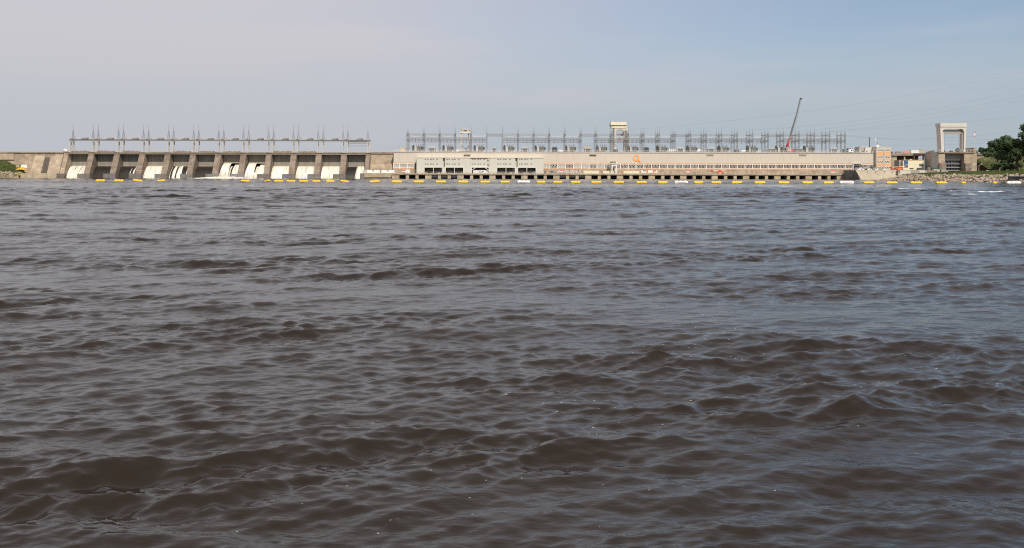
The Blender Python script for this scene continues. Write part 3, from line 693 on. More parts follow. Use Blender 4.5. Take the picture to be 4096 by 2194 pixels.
for i in range(len(posts)-1):
    x0, x1 = X(posts[i], YW), X(posts[i+1], YW); wd = x1-x0
    part(ph, 'siding_panel', MB().box(x0+.012, x1-.012, YW-.02, YW+.5, ZW1+.02, ZF-.004), 'siding')
    if 1664 < posts[i]+16 < 2168 or posts[i] > 3490: 
        if posts[i] > 3490: part(ph, 'siding_panel', MB().box(x0+.012, x1-.012, YW-.02, YW+.5, ZW0+.02, ZW1-.004), 'siding')
        continue
    if 3405 < posts[i]+16 < 3440: continue
    part(ph, 'post', MB().box(x0-.2, x0+.2, YW-.3, YW+.3, ZW0+.003, ZW1), 'white_trim')
    a, b = x0+.205, x1-.205
    part(ph, 'spandrel_panel', MB().box(a, b, YW-.05, YW+.2, WZ1+.28, ZW1-.06), 'orange_panel')
    part(ph, 'spandrel_panel', MB().box(a, b, YW-.05, YW+.2, ZW0+.06, WZ0-.22), 'orange_panel')
    part(ph, 'sill', MB().box(a, b, YW-.2, YW+.2, WZ0-.218, WZ0-.003), 'white_trim')
    part(ph, 'lintel', MB().box(a, b, YW-.2, YW+.2, WZ1+.003, WZ1+.278), 'white_trim')
    h = WZ1-WZ0; key = round(b-a, 2)
    if key not in frm: frm[key] = bay_frame(b-a, h).mesh('window', 'white_trim')
    wo_ = link('window', frm[key]); wo_.parent = ph; wo_.location = (a, YW, WZ0); wo_.matrix_parent_inverse = Matrix.Translation(-Vector(ph.location))
    pale = posts[i] < 1700 or (2160 < posts[i] < 2300 and i % 2 == 1) or (2290 < posts[i] < 2330) or 2380 < posts[i] < 2400
    pn = link('pane', MB().quad((0, .05, 0), (b-a, .05, 0), (b-a, .05, h), (0, .05, h)).mesh('pane', 'glass_pale' if pale else ('glass_mid' if rnd.random() < .28 else 'glass_dark'))); pn.parent = wo_
# dark loading door near the office end
x0, x1 = X(3414.5, YW), X(3438, YW)
part(ph, 'loading_door', MB().box(x0, x1, YW+.3, YW+.5, ZW0-1.5, ZW1-.3), 'glass_dark')
part(ph, 'door_frame', MB().box(x0-.8, x1+.8, YW-.5, YW+.2, ZW1-.25, ZW1+.25).box(x0-.8, x0-.003, YW-.3, YW+.2, ZW0-1.5, ZW1-.252).box(x1+.003, x1+.8, YW-.3, YW+.2, ZW0-1.5, ZW1-.252), 'pale_steel')
m = MB(); zz = ZW1-1.0
for k in range(6): p = x0+(x1-x0)*k/6; q = x0+(x1-x0)*(k+1)/6; m.bar((p, YW, zz if k % 2 else ZW1-.3), (q, YW, ZW1-.3 if k % 2 else zz), .1)
m.bar((x0, YW, zz), (x1, YW, zz), .1); part(ph, 'door_truss', m, 'white_trim')
# vents in the siding
for ua, ub in ((1856, 1881), (2359, 2384), (2827, 2852), (3198.3, 3222.5)):
    for k in range(2):
        a = X(ua+(ub-ua)*.52*k, YW); b = X(ua+(ub-ua)*(.52*k+.48), YW); z0, z1 = Z(626.5, YW, ua), Z(618.2, YW, ua)
        v = part(ph, 'vent', MB().box(a, b, YW-.12, YW-.022, z0, z1), 'rust_brown' if ua < 2500 else 'siding')
        sub(v, 'hood', MB().prism_x([(YW-.123, z1+.1), (YW-.7, z1-.05), (YW-.7, z1-.2), (YW-.123, z1-.12)], a-.12, b+.12), 'pale_concrete')
        sub(v, 'cheek', MB().prism_x([(YW-.123, z1-.13), (YW-.6, z1-.22), (YW-.123, z0)], b-.05, b+.06), 'pale_concrete')
# orange ring emblem with a bolt-shaped tail
c = P(2544, 633, YW-.25); m = MB(); n = 40; R0, R1 = 12.6*YW/F, 9.0*YW/F; yb = YW-.25
for k in range(n):
    t0, t1 = 2*math.pi*k/n, 2*math.pi*(k+1)/n
    q = [(c.x+R*math.cos(t), c.z+R*math.sin(t)) for R, t in ((R1, t0), (R0, t0), (R0, t1), (R1, t1))]
    m.extrude(q, lambda p: (p[0], yb, p[1]), lambda p: (p[0], yb+.2, p[1]))
em = part(ph, 'emblem', m, 'logo_orange')
def px_poly(pts_): return [(X(u, yb), Z(v, yb, 2544)) for u, v in pts_]
tl = MB().prism_y(px_poly([(2543.5, 635.2), (2547, 638.2), (2550.5, 640.5), (2560, 649.2), (2557.5, 649.6), (2549, 643.2), (2546, 640)]), yb-.06, yb-.004)
tl.prism_y(px_poly([(2552.5, 638.5), (2556.5, 642.2), (2565.5, 648.6), (2563, 649.0), (2553, 642.4), (2550.5, 640.2)]), yb-.065, yb-.005)
sub(em, 'emblem_tail', tl, 'logo_orange')
railing('railing', 'long white railing along the edge of the powerhouse roof', XA, XB-.5, YW-.2, ZR, 1.05, 2.4, 2, .09, .08, 'white_trim')
box_hut = MB().box(X(1599, 556), X(1629, 556), 556, 560, ZR, Z(592.5, 556, 1614)); tag(box_hut.build('roof_hut', 'pale_concrete'), 'plain beige hut on the powerhouse roof beside the first tower', 'hut')

# ------------------------------------------------------------------ tailrace deck
td = thing('tailrace_deck', 'concrete tailrace deck on short piers over the dark turbine outlets', 'deck', (X(2480, YD), YD, 0))
xs0, xs1 = X(1568, YD), X(3376, YD)
ZO1 = Z(702, YD, 2500)
part(td, 'deck_slab', MB().box(xs0, xs1, YD-.5, YW-.26, ZO1+.003, ZD), 'deck_concrete')
part(td, 'kerb', MB().box(xs0, xs1, YD-.62, YD-.502, ZD-.55, ZD+.12), 'quay_concrete')
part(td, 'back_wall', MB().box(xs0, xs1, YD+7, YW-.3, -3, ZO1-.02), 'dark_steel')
US = [1597.4, 1725.7, 1854.3, 1982.2, 2110, 2238.3, 2365.4, 2492.2, 2619.3, 2745.4, 2871, 2996.5, 3121.7, 3246.7]
pos = []
for i, u in enumerate(US):
    s = (US[i+1]-u if i < 13 else 124.8)/128.3
    pos += [(u, u+26.3*s), (u+38.6*s, u+64.9*s), (u+77*s, u+103.2*s)]
prev = 1568
for i, (a, b) in enumerate(pos + [(3376, None)]):
    part(td, 'pier', MB().box(X(prev, YD), X(a, YD), YD-.2, YD+6.9, -3, ZO1), 'quay_concrete')
    if b is None: break
    if i in (3, 4, 5, 15, 16, 17):
        z0 = Z(711 if i < 6 else 710.5, YD, a)
        part(td, 'stop_log', MB().box(X(a, YD)+.02, X(b, YD)-.02, YD+1.0, YD+1.3, z0, ZO1-.01), 'lock_grey')
    prev = b
railing('railing', 'grey railing along the edge of the tailrace deck', xs0, X(3370, YD), YD-.55, ZD+.12, .95, 1.9, 2, .08, .06, 'steel')
m = MB(); r = random.Random(12); u = 1650
while u < 3330:
    m.box(X(u, YD), X(u+4.6, YD), YD-.75, YD-.62, Z(694.0, YD, u), Z(692.3, YD, u)); u += 19.2
tag(m.build('number_plates', 'white_paint'), 'row of small white plates fixed along the tailrace deck railing', 'plates', kind='stuff')

# ------------------------------------------------------------------ annex shed on the deck
sh = thing('annex_shed', 'pale grey sheet metal shed with small windows and open bays on the tailrace deck', 'shed', (X(1920, YS), YS, ZD))
SX0, SX1 = X(1666.3, YS), X(2174, YS); SZ1 = Z(631.8, YS, 1920); SZO = Z(668.5, YS, 1920); ZDs = ZD+.02
bays = [(1697.4, 1770.2, 2), (1782, 1853.5, 2), (1886.5, 1955.5, 1), (1988, 2060, 2), (2071.5, 2143.5, 2)]
mods = [(1666.3, 1772, 0), (1772.2, 1779.6, 1.6), (1779.8, 1881.5, 0), (1881.7, 1958.5, .35), (1958.7, 2061.5, 0), (2061.7, 2070, 1.6), (2070.2, 2174, 0)]
for ua, ub, back in mods:
    part(sh, 'wall_panel', MB().box(X(ua, YS), X(ub, YS)-.01, YS+back, YS+back+.25, SZO, SZ1-.12), 'shed_cladding')
    if back < 1:
        xx0, xx1 = X(ua+ (29 if ua < 1700 else 5), YS), X(ub-(26 if ub > 2100 else 5), YS); zz = Z(649, YS, 1900)
        part(sh, 'flashing', MB().box(xx0, xx1, YS+back-.03, YS+back-.003, zz-.04, zz+.04), 'pale_steel')
pu = 1666.3
for ua, ub, n in bays + [(2174, None, 0)]:
    if ua-pu > 3: part(sh, 'wall_panel', MB().box(X(pu, YS), X(ua, YS)-.004, YS+.004, YS+.25, ZDs, SZO-.02), 'shed_cladding')
    pu = ub
part(sh, 'side_wall', MB().box(SX0, SX0+.2, YS+.26, YW-.3, ZDs, SZ1-.13), 'shed_cladding'); part(sh, 'side_wall', MB().box(SX1-.2, SX1-.012, YS+.26, YW-.3, ZDs, SZ1-.13), 'shed_cladding')
part(sh, 'roof', MB().box(SX0-.25, SX1+.25, YS-.25, YW-.1, SZ1-.118, SZ1+.1), 'shed_cladding')
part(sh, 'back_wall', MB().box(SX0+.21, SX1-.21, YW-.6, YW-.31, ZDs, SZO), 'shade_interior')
for bi, (ua, ub, n) in enumerate(bays):
    a, b = X(ua, YS), X(ub, YS)
    fr = part(sh, 'bay_frame', MB().box(a-.25, b+.25, YS-.12, YS+.3, SZO-.45, SZO+.003).box(a-.25, a+.1, YS-.11, YS+.29, ZDs, SZO-.452).box(b-.1, b+.25, YS-.11, YS+.29, ZDs, SZO-.452), 'white_trim')
    if n == 2: xm = (a+b)/2; sub(fr, 'mid_post', MB().box(xm-.16, xm+.16, YS-.1, YS+.28, ZDs, SZO-.453), 'white_trim')
    m = MB()
    if n == 2:
        for s in (0, 1):
            p, q = a+(b-a)*s/2+.2, a+(b-a)*(s+1)/2-.2; m.bar((p, YS+2.6, ZDs+.2), (q, YS+2.6, SZO-.5), .11); m.bar((q, YS+2.6, ZDs+.2), (p, YS+2.6, SZO-.5), .11)
    else:
        m.bar((a, YS+.08, SZO-2.1), (a+2.4, YS+.08, SZO-.4), .3); m.bar((b, YS+.08, SZO-2.1), (b-2.4, YS+.08, SZO-.4), .3)
    sub(fr, 'brace', m, 'steel' if n == 2 else 'white_trim')
wm = MB().box(-.42, .42, -.05, .06, -.32, .32).mesh('window', 'glass_dark'); wf = MB().box(-.5, .5, -.03, .05, -.4, -.322).box(-.5, .5, -.03, .05, .322, .4).box(-.5, -.422, -.03, .05, -.32, .32).box(.422, .5, -.03, .05, -.32, .32).box(-.06, .06, -.07, -.052, -.32, .32).mesh('frame', 'white_trim')
for us in (1698.5, 1785, 1887, 1989.8, 2075):
    for dv in (638.6, 656.9):
        for du in (3.3, 12.4, 25.7, 34.6, 50.4):
            o = link('window', wm); o.parent = sh; o.matrix_parent_inverse = Matrix.Translation(-Vector(sh.location)); back = .35 if us == 1887 else 0
            o.location = (X(us+du, YS), YS+back-.01, Z(dv, YS, us)); fo = link('frame', wf); fo.parent = o
for u_, v_ in ((1953, 638), (1953.8, 656)):
    part(sh, 'air_unit', MB().box(X(u_-2.6, YS), X(u_+2.6, YS), YS-.45, YS+.34, Z(v_+4.5, YS, 1953), Z(v_-4.5, YS, 1953)), 'pale_steel')
railing('railing', 'short pale guard rail in front of the open shed bays', X(1846, 541), X(2160, 541), 541.2, ZD, 1.0, 1.4, 2, .06, .05, 'pale_steel')
# trailer parked inside the middle bay, with its lettering and round blue mark
tr = container(1892.5, 1954, 682.3, 694.2, 545.4, 'white_paint', 'white box trailer with a blue round mark inside the middle shed bay', 2.5, 'box_trailer', cat='trailer')
cu = bpy.data.curves.new('lettering', 'FONT'); cu.body = 'Dpit'; cu.size = 1.35; cu.extrude = .01; cu.materials.append(MATS['lock_steel'])
ct_ = bpy.data.objects.new('lettering_curve', cu); C.objects.link(ct_); bpy.context.view_layer.update(); lme = bpy.data.meshes.new_from_object(ct_); bpy.data.objects.remove(ct_); co_ = bpy.data.objects.new('lettering', lme); C.objects.link(co_); co_.rotation_euler = (math.pi/2, 0, 0); co_.location = (X(1913.5, 545.3), 545.31, Z(690.8, 545.3)); co_.parent = tr; co_.matrix_parent_inverse = Matrix.Translation(-Vector(tr.location))
cc = P(1931.5, 687.3, 545.3); part(tr, 'round_mark', MB().tube((cc.x, 545.33, cc.z), (cc.x, 545.30, cc.z), .42, n=16), 'blue_paint')
# things lying in the other bays
r = random.Random(21)
for k, (u, wd, h, mt, lb_) in enumerate(((1702, 3.2, 6, 'yellow_plastic', 'yellow pallet truck leaning in the first shed bay'), (1717, 7, 4, 'dark_steel', 'dark machine part on the floor of the first shed bay'), (1752, 10, 3.4, 'white_paint', 'white drum lying in the first shed bay'), (1764, 6, 7, 'pale_concrete', 'tan crate stack by the shed post'),
        (1793, 12, 3, 'pale_steel', 'low grey pallet of parts in the second shed bay'), (1830, 14, 3.4, 'rust_brown', 'brown timber pallet in the second shed bay'), (2003, 12, 5, 'rust_brown', 'brown timber crate in the fourth shed bay'), (2010, 7, 4, 'machine_orange', 'orange tarpaulin bundle in the fourth shed bay'), (2040, 8, 7, 'pale_concrete', 'tan upright crate in the fourth shed bay'), (2092, 16, 4, 'pale_concrete', 'low beige pallet stack in the last shed bay'))):
    m = MB(); x = X(u, 546); s = .15; m.prism_y([(x, ZD), (x+wd*s, ZD), (x+wd*s*.95, ZD+h*s*.75), (x+wd*s*.55, ZD+h*s), (x+wd*s*.05, ZD+h*s*.85)], 546, 547.2)
    tag(m.build('stored_goods', mt), lb_, 'goods')
def sign(u0, u1, v0, v1, label):
    t = thing('warning_sign', label, 'sign', (X((u0+u1)/2, YD-.8), YD-.8, ZD)); x0, x1 = X(u0, YD-.8), X(u1, YD-.8); z0, z1 = Z(v1, YD-.8, u0), Z(v0, YD-.8, u0); zm = z0+(z1-z0)*.42
    part(t, 'board', MB().box(x0, x1, YD-.85, YD-.78, z0, z1), 'white_paint'); part(t, 'red_field', MB().box(x0+.05, x1-.05, YD-.875, YD-.852, zm, z1-.05), 'sign_red')
    part(t, 'post', MB().box(x0+.2, x0+.3, YD-.777, YD-.7, ZD-.2, z0+.5), 'steel'); part(t, 'post', MB().box(x1-.3, x1-.2, YD-.777, YD-.7, ZD-.2, z0+.5), 'steel')
sign(1607, 1623, 679, 689, 'red and white warning sign by a white vehicle at the left end of the powerhouse')
sign(2238, 2252, 679.5, 689.5, 'red and white warning sign in front of the red roofed trailer')
sign(2745, 2759, 681, 691, 'red and white warning sign on the deck between the white cabin and the orange lift')
sign(3325, 3339, 681.5, 691.5, 'red and white warning sign near the dark end wall of the tailrace')
# deck trailers and containers
def cabin(u0, u1, v0, v1, Y, mat, label, roof, wins, name='site_cabin', wmat='glass_dark'):
    t = container(u0, u1, v0, v1, Y, mat, label, 2.8, name, cat='cabin', roof=roof)
    for a, b, c0, d in wins: part(t, 'window', MB().box(X(a, Y), X(b, Y), Y-.12, Y-.07, Z(d, Y, a), Z(c0, Y, a)), wmat)
    return t
cabin(1621, 1640, 679.5, 693, 541.5, 'white_paint', 'white tank vehicle body beside a red warning sign near the shed', 'white_paint', [], 'tank_vehicle')
cabin(2228.5, 2324, 681, 692, 543, 'pale_steel', 'long grey site trailer with a red roof edge on the tailrace deck', 'sign_red', [(2276, 2279, 682.5, 686.5), (2312, 2315.5, 682.5, 686.5), (2253, 2255, 683.5, 686), (2300, 2302, 683.5, 686)])
container(2333.5, 2397, 684.5, 695, 543.5, 'cream_paint', 'long cream container on the tailrace deck beside the red roofed trailer', 2.4)
container(2412, 2463, 685, 695, 544, 'cream_paint', 'short cream container behind the small white portal crane', 2.4)
container(2494, 2557, 684.8, 695, 543.5, 'cream_paint', 'cream container on the tailrace deck beside the white and orange cabin', 2.4)
t = cabin(2565, 2629, 681, 692.5, 543, 'white_paint', 'white site cabin with orange stripes and roof edge on the tailrace deck', 'machine_orange', [(2572, 2578, 682.5, 686), (2579, 2585, 682.5, 684.5), (2618, 2624, 682.5, 686)])
for a, b in ((2586, 2592), (2611, 2617)): part(t, 'stripe', MB().box(X(a, 543), X(b, 543), 542.9, 542.935, Z(692, 543, a), Z(681.5, 543, a)), 'machine_orange')
tag(MB().box(X(2489, 543), X(2493, 543), 543, 544.5, ZD, Z(689, 543)).prism_y([(X(2489, 543), Z(689, 543)+.004), (X(2493, 543), Z(689, 543)+.004), (X(2491, 543), Z(688, 543))], 543, 544.5).build('orange_bin', 'machine_orange'), 'small orange bin at the end of the cream container', 'bin')
def bin_(u0, u1, v0, v1, mat, label):
    Y = 542; x0, x1, z0, z1 = X(u0, Y), X(u1, Y), Z(v1, Y, u0), Z(v0, Y, u0); t = thing('waste_bin', label, 'bin', ((x0+x1)/2, Y, z0))
    part(t, 'tub', MB().prism_y([(x0+.12, z0), (x1-.12, z0), (x1, z1), (x0, z1)], Y, Y+1.2), mat); part(t, 'lid', MB().box(x0-.05, x1+.05, Y-.05, Y+1.25, z1+.003, z1+.12), mat)
bin_(2177.5, 2183.5, 687, 695, 'green_paint', 'dark green bin on the deck at the corner of the shed')
bin_(2203, 2214, 685.5, 692, 'blue_paint', 'dark blue skip on the deck between shed and trailer')
bin_(2131, 2143, 686, 695, 'blue_paint', 'blue crate standing in front of the last shed bay')
# small white portal crane on the deck
pc = thing('portal_crane', 'small white portal crane with arched legs and a brown hoist house on the tailrace deck', 'crane', (X(2458, 541.5), 541.5, ZD))
Yc = 541.2; xa, xb, zt_ = X(2446.5, Yc), X(2468, Yc), Z(656.5, Yc, 2457)
for x in (xa, xb-.55): part(pc, 'leg', MB().box(x, x+.55, Yc, Yc+.6, ZD, zt_-.003), 'white_paint'); part(pc, 'leg', MB().box(x, x+.55, Yc+5.4, Yc+6, ZD, zt_-.003), 'white_paint')
ar = []; n = 9; za = zt_-1.0
for k in range(n+1): t_ = math.pi*k/n; ar.append(((xa+xb)/2-(xb-xa-1.1)/2*math.cos(t_), za-1.0+1.0*math.sin(t_)))
for k in range(n): part(pc, 'arch', MB().prism_y([ar[k], ar[k+1], (ar[k+1][0], zt_-.004), (ar[k][0], zt_-.004)], Yc+.05, Yc+.5), 'white_paint') if k in (0, n-1) or True else None
part(pc, 'platform', MB().box(X(2441.5, Yc), X(2472, Yc), Yc-.4, Yc+6.4, zt_, zt_+.35), 'white_trim')
part(pc, 'hoist_house', MB().box(X(2445, Yc), X(2463.5, Yc), Yc+.2, Yc+4, zt_+.352, Z(647, Yc, 2455)), 'rust_brown')
part(pc, 'cabinet', MB().box(X(2464.2, Yc), X(2468.5, Yc), Yc+.2, Yc+3, zt_+.352, Z(650.5, Yc, 2455)), 'white_paint')
part(pc, 'hook', MB().bar(((xa+xb)/2, Yc+.8, zt_-.1), ((xa+xb)/2, Yc+.8, Z(675, Yc)), .07).box((xa+xb)/2-.2, (xa+xb)/2+.2, Yc+.6, Yc+1, Z(677.5, Yc), Z(675, Yc)), 'dark_steel')
# orange boom lift lying folded on the deck
def boom_lift(u, Y, z, s, label, rz=0):
    t = thing('boom_lift', label, 'lift', (X(u, Y), Y, z)); x = X(u, Y); k = s
    part(t, 'chassis', MB().prism_y([(x-2.4*k, z+.45*k), (x+2.4*k, z+.45*k), (x+2.4*k, z+1.0*k), (x+1.0*k, z+1.25*k), (x-2.2*k, z+1.1*k)], Y, Y+1.8), 'machine_orange')
    for dx in (-1.7, 1.7): part(t, 'wheel', MB().tube((x+dx*k, Y-.05, z+.45*k), (x+dx*k, Y+.35, z+.45*k), .45*k, n=12), 'tyre')
    part(t, 'turret', MB().prism_y([(x-1.5*k, z+1.27*k), (x+1.6*k, z+1.27*k), (x+1.3*k, z+2.1*k), (x-.6*k, z+2.3*k)], Y+.1, Y+1.7), 'machine_red')
    part(t, 'boom', MB().bar((x-4.2*k, Y+.9, z+1.9*k), (x+3.6*k, Y+.9, z+2.45*k), .32*k), 'cream_paint')
    part(t, 'jib', MB().bar((x+3.6*k, Y+.9, z+2.45*k), (x+5.2*k, Y+.9, z+1.2*k), .22*k), 'machine_orange')
    part(t, 'basket', MB().box(x-5.1*k, x-4.2*k, Y+.3, Y+1.5, z+1.2*k, z+2.2*k), 'machine_red')
boom_lift(2880, 543, ZD, 1.0, 'folded orange boom lift parked on the tailrace deck')
# ladder ramp near the end wall
m = MB(); p, q = P(3215, 690.5, 541), P(3360, 681.5, 541)
m.bar(p, q, .16); m.bar(p+Vector((0, 0, .7)), q+Vector((0, 0, .7)), .1)
for k in range(16): a = p.lerp(q, k/15); m.bar(a, a+Vector((0, 0, .7)), .06)
tag(m.build('gangway', 'steel'), 'sloping steel gangway with handrail leading up to the dark end wall', 'gangway')

# ------------------------------------------------------------------ switchyard on the roof
YR = (553.0, 559.5, 566.0)
def H(v): return Z(v, YR[0], 2500)-ZR
def lattice_post(m, x, y, z0, z1, wd, t=.10, step=1.3):
    h = wd/2
    for a in (-h, h):
        for b in (-h, h): m.bar((x+a, y+b, z0), (x+a, y+b, z1), t)
    n = max(2, int((z1-z0)/step))
    for k in range(n):
        za, zb = z0+(z1-z0)*k/n, z0+(z1-z0)*(k+1)/n; s = 1 if k % 2 else -1
        for sgn in (-h, h):
            m.bar((x-s*h, y+sgn, za), (x+s*h, y+sgn, zb), t*.55); m.bar((x+sgn, y-s*h, za), (x+sgn, y+s*h, zb), t*.55)
def lattice_beam(m, p, q, hgt, t=.09, step=1.4):
    p, q = Vector(p), Vector(q); n = max(2, int((q-p).length/step)); u_ = Vector((0, 0, hgt))
    m.bar(p, q, t); m.bar(p+u_, q+u_, t)
    for k in range(n): a, b = p.lerp(q, k/n), p.lerp(q, (k+1)/n); m.bar(a if k % 2 else a+u_, b+u_ if k % 2 else b, t*.6)
HT, HSP, HWH = H(541), H(525), H(506)
tower = LP('switchyard_tower', 'grey lattice switchyard frame of three spired posts on the powerhouse roof', 'tower', 'switchyard towers along the powerhouse roof')
for y in (0, 6.5, 13):
    m = MB(); lattice_post(m, 0, y, 0, HT, .62); pm = part(tower, 'post', m, 'tower_steel')
    m = MB()
    for a in (-.31, .31):
        for b in (-.31, .31): m.bar((a, y+b, HT), (a*.15, y+b*.15, HSP), .09)
    for k in range(1, 4):
        f = k/4; rr = .31*(1-f*.85); zz = HT+(HSP-HT)*f
        m.bar((-rr, y-rr, zz), (rr, y-rr, zz), .05); m.bar((-rr, y-rr, zz), (-rr, y+rr, zz), .05); m.bar((rr, y-rr, zz), (rr, y+rr, zz), .05)
    sub(pm, 'spire', m, 'tower_steel'); sub(pm, 'lightning_rod', MB().bar((0, y, HSP-.2), (0, y, HWH), .10, .05), 'tower_steel')
for hz_, d_ in ((HT-.4, .9), (H(566), .8)):
    m = MB()
    for sx_ in (-.3, .3): lattice_beam(m, (sx_, -.5, hz_), (sx_, 13.5, hz_), d_, .1, 1.2)
    part(tower, 'cross_beam', m, 'tower_steel')
TU = [1632, 1696, 1759, 1821, 1884, 1947, 2009.6, 2072, 2134, 2196, 2258, 2321, 2382, 2445, 2507, 2568, 2630, 2691, 2753, 2814, 2875.5, 2937, 2998, 3059, 3120, 3181, 3242, 3302.6, 3363.5]
TX = [X(u, YR[1]) for u in TU]
towers = [place(tower, i > 0, (x, YR[0], ZR)) for i, x in enumerate(TX)]
GEND = {5, 11, 17, 23, 28}
DX = TX[1]-TX[0]
def span_mesh(top, mid):
    m = MB()
    if top:
        for y in ((0, 6.5, 13) if top == 2 else (0, 13)): lattice_beam(m, (.3, y, H(544.5)), (DX-.3, y, H(544.5)), H(537.5)-H(544.5), .10, 1.0)
    if mid:
        for y in (0, 6.5, 13):
            lattice_beam(m, (.3, y, H(564)), (DX-.3, y, H(564)), .55, .085, .9); lattice_beam(m, (.3, y, H(556.5)), (DX-.3, y, H(556.5)), .5, .085, .9)
    return m.mesh('bus_beam', 'tower_steel')
def bus_mesh():
    m = MB()
    for y in (1.5, 3.2, 4.9): m.tube((.3, y, H(570.5)), (DX-.3, y, H(570.5)), .05, n=6)
    return m.mesh('bus_pipe', 'steel')
def ins_mesh(flip):
    m = MB()
    for k in range(3):
        x = DX*(.30+.22*k); 
        for zz in range(7): z = H(573.5)+(H(558)-H(573.5))*zz/7; m.tube((x, .1, z), (x, .1, z+.12), .20, .12, 6)
        m.tube((x, .1, H(573.5)), (x, .1, H(556)), .08, n=6)
        m.bar((x+.5*flip, .1, H(566)), (x+.9*flip, .1, H(574)), .09)
    return m.mesh('insulator', 'bushing_brown')
SP = {(2, 0): span_mesh(2, 0), (1, 1): span_mesh(1, 1), (0, 1): span_mesh(0, 1)}; BP = bus_mesh(); IM = (ins_mesh(0), ins_mesh(1), ins_mesh(-1))
def wire_mesh(sag):
    m = MB()
    for y in (0, 6.5, 13):
        pr = None
        for k in range(9):
            f = k/8; p = (.3+(DX-.6)*f, y, H(543)-4*sag*f*(1-f)); 
            if pr: m.bar(pr, p, .09)
            pr = p
    return m.mesh('span_wire', 'ceramic_white')
WMs = wire_mesh(.55)
for i in range(28):
    t = towers[i]; rel = [k for k in range(i+1) if k in GEND]; g0 = (max([k for k in GEND if k < i])+1) if [k for k in GEND if k < i] else 0
    key = (2, 0) if i in GEND else ((1, 1) if i-g0 < 3 else (0, 1))
    sxs = (TX[i+1]-TX[i])/DX
    for me_, nm in ((SP[key], 'bus_beam'),) + (((BP, 'bus_pipe'), (IM[i % 3], 'insulator'), (WMs, 'span_wire')) if key[1] else ()):
        o = link(nm, me_); o.parent = t; o.scale = (sxs, 1, 1)
# transformers
tf = LP('transformer', 'grey power transformer with pale radiator fins and slanting bushings on the roof', 'transformer', 'power transformers on the powerhouse roof')
part(tf, 'tank', MB().box(-.3, 2.5, 0, 2.6, .3, 2.7).box(-.2, 2.4, .2, 2.4, 2.702, 2.95), 'transformer_grey'); part(tf, 'base', MB().box(-2.9, 3.0, -.2, 2.8, 0, .298), 'deck_concrete')
part(tf, 'radiator_bank', MB().box(-2.8, -1.5, .1, 2.4, .4, 2.9), 'radiator_dark')
for k in range(3): part(tf, 'radiator', MB().box(-1.38+.42*k, -1.18+.42*k, -.15, 2.3, .35, 2.75), 'white_trim')
part(tf, 'control_box', MB().box(2.52, 3.5, .2, 1.8, .9, 2.7), 'radiator_dark')
part(tf, 'conservator', MB().tube((-2.15, -.1, 3.35), (-2.15, 2.4, 3.35), .42, n=12).box(-2.3, -2.0, .3, .6, 2.91, 3.0), 'radiator_dark')
for k, (bx, an) in enumerate(((-.1, -.45), (.75, -.05), (1.6, .35), (2.2, .6))):
    m = MB(); p = Vector((bx, .6+.4*(k % 2), 2.96)); d = Vector((math.sin(an), -.1, math.cos(an)))
    for s in range(6): m.tube(p+d*(.22*s), p+d*(.22*s+.2), .17-.012*s, .12-.012*s, 7)
    m.tube(p, p+d*1.55, .055, n=6); part(tf, 'bushing', m, 'bushing_brown')
part(tf, 'pipe_frame', MB().tube((3.5, .4, 2.9), (4.4, .4, 2.9), .06, n=6).tube((4.4, .4, 0), (4.4, .4, 2.95), .06, n=6).tube((-3.3, .4, 2.95), (3.5, .4, 2.95), .06, n=6).tube((-3.3, .4, 0), (-3.3, .4, 2.95), .06, n=6), 'steel')
for i, u in enumerate((1668, 1789, 1914, 2033, 2158, 2280, 2405, 2530, 2646, 2766, 2892, 3007, 3122, 3235)):
    place(tf, i > 0, (X(u, 554), 554.2, ZR), 0, None, None, (1.08, 1, 1.12))
# circuit breakers
br = LP('circuit_breaker', 'small switchgear breaker with splayed pale bushings on the powerhouse roof', 'breaker', 'circuit breakers between the transformers')
part(br, 'cabinet', MB().box(-2.3, 2.3, .2, 1.8, 0, 1.3), 'transformer_grey'); part(br, 'top_tank', MB().tube((-2.2, 1, 1.62), (2.2, 1, 1.62), .32, n=10), 'transformer_grey')
for k in range(3):
    for s in (-1, 1):
        m = MB(); p = Vector((-1.5+1.5*k, 1, 1.8)); d = Vector((s*.42, 0, 1)).normalized()
        for q in range(5): m.tube(p+d*(.25*q), p+d*(.25*q+.22), .16, .11, 7)
        m.tube(p, p+d*1.6, .05, n=6); part(br, 'bushing', m, 'ceramic_white')
for k in (-1.8, 1.8): part(br, 'stand', MB().box(k-.12, k+.12, -.1, .19, 0, 1.6), 'white_trim')
for i, u in enumerate((1727, 1977, 2100, 2352, 2722, 2844, 3092, 3200, 3337)):
    place(br, i > 0, (X(u, 553.5), 553.6, ZR), 0, None, None, ((.55 if u == 1977 else 1), 1, 1.15))
dk = LP('auxiliary_transformer', 'squat dark auxiliary transformer with short vertical bushings on the roof', 'transformer', 'auxiliary transformers on the powerhouse roof')
part(dk, 'tank', MB().box(-1.6, 1.6, 0, 2, .2, 2.0), 'radiator_dark'); part(dk, 'cover', MB().box(-1.75, 1.75, -.15, 2.15, 2.003, 2.2), 'radiator_dark')
m = MB()
for k in range(8): m.box(-1.5+.4*k, -1.35+.4*k, -.3, -.003, .3, 1.9)
part(dk, 'radiator', m, 'transformer_grey')
for k in (-1.2, -.4, .4, 1.2): part(dk, 'bushing', MB().tube((k, .8, 2.2), (k*1.05, .8, 3.05), .16, .09, 7), 'bushing_brown')
part(dk, 'upper_tank', MB().box(-1.2, 1.2, .3, 1.6, 2.202, 2.7), 'radiator_dark')
for i, u in enumerate((2219, 2462, 2586, 2948)):
    place(dk, i > 0, (X(u, 554), 554.4, ZR), 0, None, None, (1, 1, 1.12 if i in (0, 2) else .62))
